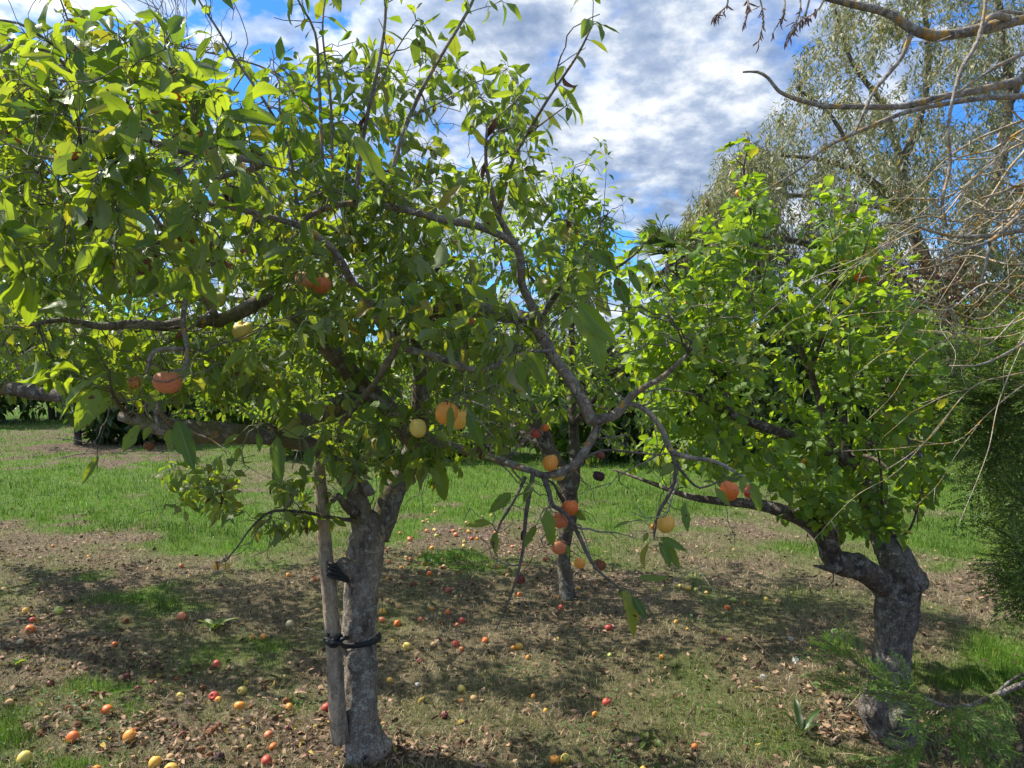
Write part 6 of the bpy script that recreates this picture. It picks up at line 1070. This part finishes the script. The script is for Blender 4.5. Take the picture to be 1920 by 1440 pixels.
gs, glf = Geo(), Geo(); sprays(rngH, skH, tips, gs, glf, .12, 10, 1.2); gs.build('twigs', M_grtw, treeH); glf.build('foliage', M_con2, treeH, uv=True)

# ================= palm beyond the gap
rngQ = np.random.default_rng(95); pb = G0(1262, 15); palm = mk_tree('palm_tree', 'fan palm with spiky dark fronds against the sky left of the right apple tree', pb, 'palm')
ct = at(1258, 490, 15); g = Geo(); P = spline(np.array([pb, pb + (ct - pb) * .5, ct]), .1); tube(g, P, np.full(len(P), .13), 12, .2); g.build('trunk', M_barkB, palm); gfr, gpe = Geo(), Geo()
for k in range(26):
    a = rngQ.uniform(0, 6.28); e = rngQ.uniform(-.9, 1.2); d = np.array([math.cos(a) * math.cos(e), math.sin(a) * math.cos(e), math.sin(e)]); o = ct + d * .5; tube(gpe, np.array([ct, ct + d * .3 + [0, 0, .03], o]), [.012, .01, .008], 4)
    s = nrm(np.cross(d, [0, 0, 1.])); an = np.linspace(-1.25, 1.25, 22); D = d * np.cos(an)[:, None] + s * np.sin(an)[:, None] + [0, 0, -.12]
    leaves(gfr, np.tile(o, (22, 1)), D, np.tile(np.cross(s, d), (22, 1)), rngQ.uniform(.42, .6, 22), .035, .35, .5, rngQ, 3, 2, 0, 'narrow')
gpe.build('leaf_stalks', M_barkB, palm); gfr.build('fronds', M_leafD, palm, uv=True)

# ================= weeds, dandelion clocks, stems, dropped bits
def weed(px, py, n, L, label, up=.5, seed=0, wr=.25, mat=None):
    rg = np.random.default_rng(seed); p = gnd(px, py); p[2] = gh(p[None, :2])[0]; g = Geo(); a = np.arange(n) * 2.4 + rg.uniform(0, 6); D = np.stack([np.cos(a), np.sin(a), np.full(n, up) + rg.normal(0, .2, n)], 1)
    leaves(g, np.tile(p, (n, 1)) + D * .006, D, np.tile([0, 0, 1.], (n, 1)), L * rg.uniform(.7, 1.1, n), L * wr, rg.uniform(.5, 1.1, n), .35, rg, 9, 4, .2); tag(g.build('weed', mat or M_leafA, uv=True, origin=p), label, 'weed'); return p
weed(402, 1176, 8, .15, 'broad-leaved dock weed growing right of a bright pink-red fallen apple', .7, 1); weed(805, 1062, 5, .10, 'small pale weed on bare soil between fallen apples behind the trunk', .8, 2, .3, M_leafD)
weed(1503, 1376, 4, .16, 'dark upright dock leaf left of the swollen foot of the right trunk', 1.6, 3, .2, M_leafD); weed(1214, 1386, 5, .07, 'small three-leaved weed in dry grass near the bottom of the photo', .3, 4, .45); weed(1620, 1420, 6, .06, 'small round-leaved weed below the low conifer bough', .5, 5, .5)
weed(1300, 1165, 4, .08, 'thin grey-green weed in shaded grass under the right tree', 1.0, 6, .2, M_leafD); weed(1885, 1060, 5, .13, 'broad weed in sunlit grass at the right edge', .8, 7, .35); weed(1540, 1290, 3, .08, 'low round-leaved weed right of the dandelion clocks', .5, 8, .6); weed(30, 1245, 5, .08, 'small green weed at the left edge beside dark rotten fruit', .6, 9, .4)
M_straw = plain_mat('straw', (.34, .29, .16), (.5, .44, .28), 90); M_fluff = plain_mat('seed_fluff', (.62, .60, .56), (.8, .78, .74), 300)
rg = np.random.default_rng(12)
for i, (px, py, hgt, lab) in enumerate(((1430, 1268, .055, 'small round white dandelion clock, leftmost and lowest of three'), (1494, 1246, .08, 'ragged white seed head, largest of the three clocks'), (1482, 1196, .06, 'small white dandelion clock, farthest of three, beside a yellow leaf'))):
    p = gnd(px, py + 22); p[2] = 0; root = tag(empty('dandelion', p), lab, 'dandelion'); top = p + [rg.normal(0, .01), 0, hgt]; g = Geo(); tube(g, np.array([p, (p + top) / 2 + [.006, 0, 0], top]), [.0012] * 3, 5); g.build('stem', M_straw, root)
    g = Geo(); D = nrm(rg.normal(size=(90, 3))); R_ = .014 if i != 1 else .019; leaves(g, np.tile(top, (90, 1)), D, rg.normal(size=(90, 3)), R_, .004, 0, 0, rg, 2, 2, 0, 'narrow')
    T2 = top + D * R_ * .95
    for k in range(3): leaves(g, T2, nrm(D * .4 + rg.normal(0, .6, (90, 3))), rg.normal(size=(90, 3)), .0035, .0012, 0, 0, rg, 1, 2, 0, 'narrow')
    g.build('seed_head', M_fluff, root)
for i, (pts, lab) in enumerate((([(1418, 1205, 2.9), (1455, 1240, 2.85), (1492, 1275, 2.8), (1512, 1302, 2.78)], 'dry bent grass stem above and right of the dandelion clocks'), ([(1518, 1275, 2.8), (1545, 1315, 2.75), (1560, 1350, 2.72), (1572, 1382, 2.7)], 'dry pale grass stem leaning left of the swollen trunk foot'), ([(1556, 1345, 2.72), (1590, 1325, 2.75), (1612, 1300, 2.8)], 'thin green stem crossing left of the swollen trunk foot'))):
    P = spline(px3(pts), .02); g = Geo(); tube(g, P, np.linspace(.0018, .0011, len(P)), 5, .2); k_ = 6; leaves(g, P[:k_], rg.normal(size=(k_, 3)), rg.normal(size=(k_, 3)), .01, .003, .2, .3, rg, 2, 2, 0, 'narrow')
    o = g.build('grass_stem', M_straw, origin=P[-1]); tag(o, lab, 'stem')
def stick(px, py, px2, py2, w_, label, name='stick', mat=None, seed=0):
    a, b = gnd(px, py), gnd(px2, py2); a[2] = gh(a[None, :2])[0] + .008; b[2] = gh(b[None, :2])[0] + .008; m_ = (a + b) / 2 + [0, 0, .006]; P = spline(np.array([a, m_, b]), .01); g = Geo(); tube(g, P, np.linspace(w_, w_ * .7, len(P)), 8, .3, seed=seed); tag(g.build(name, mat or M_twig, origin=a), label, name.replace('_', ' '))
M_cut = plain_mat('pale_twig', (.25, .17, .11), (.42, .31, .22), 60)
stick(1558, 1395, 1576, 1380, .006, 'short pale brown stub of wood below the dry stem near the right trunk', 'wood_stub', M_cut); stick(1565, 1410, 1628, 1416, .0028, 'thin straight pale twig lying at the bottom, left of the low bough', 'twig', M_cut); stick(990, 1305, 1022, 1328, .003, 'short thin twig lying in dry grass in the foreground, left of a small orange windfall', 'twig', M_barkL); stick(5, 1310, 60, 1290, .0045, 'grey stick lying in the leaf litter at the left edge', 'stick', M_barkL)
def lump(px, py, s, mat, name, label, cat, seed):
    p = gnd(px, py); p[2] = gh(p[None, :2])[0] + s * .3; g = apple_mesh(seed, .9); g.v = [v * s for v in g.v]; o = g.build(name, mat); o.location = [float(x) for x in p]; tag(o, label, cat)
lump(783, 1276, .026, M_fluff, 'feather_tuft', 'small white downy tuft on the grass right of the trunk', 'feather', 4)
def dleaf(px, py, L, c, label, seed):
    rg = np.random.default_rng(seed); p = gnd(px, py); p[2] = gh(p[None, :2])[0] + .022; g = Geo(); a = rg.uniform(0, 6.28)
    leaves(g, p[None], np.array([[math.cos(a), math.sin(a), .25]]), np.array([[rg.normal(0, .5), -.5, 1.]]), L, L * .45, 1.1, .7, rg, 10, 6, .25); tag(g.build('fallen_leaf', c, uv=False, origin=p), label, 'leaf')
M_yl = plain_mat('yellow_dead_leaf', (.45, .32, .08), (.62, .50, .2), 40); M_bl = plain_mat('tan_dead_leaf', (.25, .15, .09), (.42, .29, .2), 40)
for i, a_ in enumerate(((1475, 1190, .04, M_yl, 'small yellow fallen leaf beside the farthest dandelion clock'), (1633, 1190, .035, M_yl, 'yellow fallen leaf touching the left side of the right trunk'), (1688, 1432, .04, M_bl, 'tan curled leaf at the bottom edge below the low bough'), (1408, 1158, .045, M_bl, 'pale brown fallen leaf under the right tree above a dull apple'), (1270, 1310, .05, M_bl, 'brown curled leaf at the right of the dry foreground grass'), (1557, 1078, .035, M_bl, 'pale pinkish fallen leaf just left of the right limb fork'), (1585, 1102, .035, M_bl, 'pale fallen leaf left of the crooked right trunk'), (1002, 1272, .05, M_bl, 'long curled brown leaf right of the bright yellow apple'), (575, 1300, .075, M_bl, 'large folded dry leaf left of the stake'), (365, 1320, .07, M_bl, 'narrow dry leaf standing in the litter at the lower left'), (820, 1412, .05, M_bl, 'orange-tan curled leaf right of the trunk foot'), (890, 1430, .05, M_bl, 'tan dry leaf at the bottom edge, middle'))): dleaf(*a_, 30 + i)
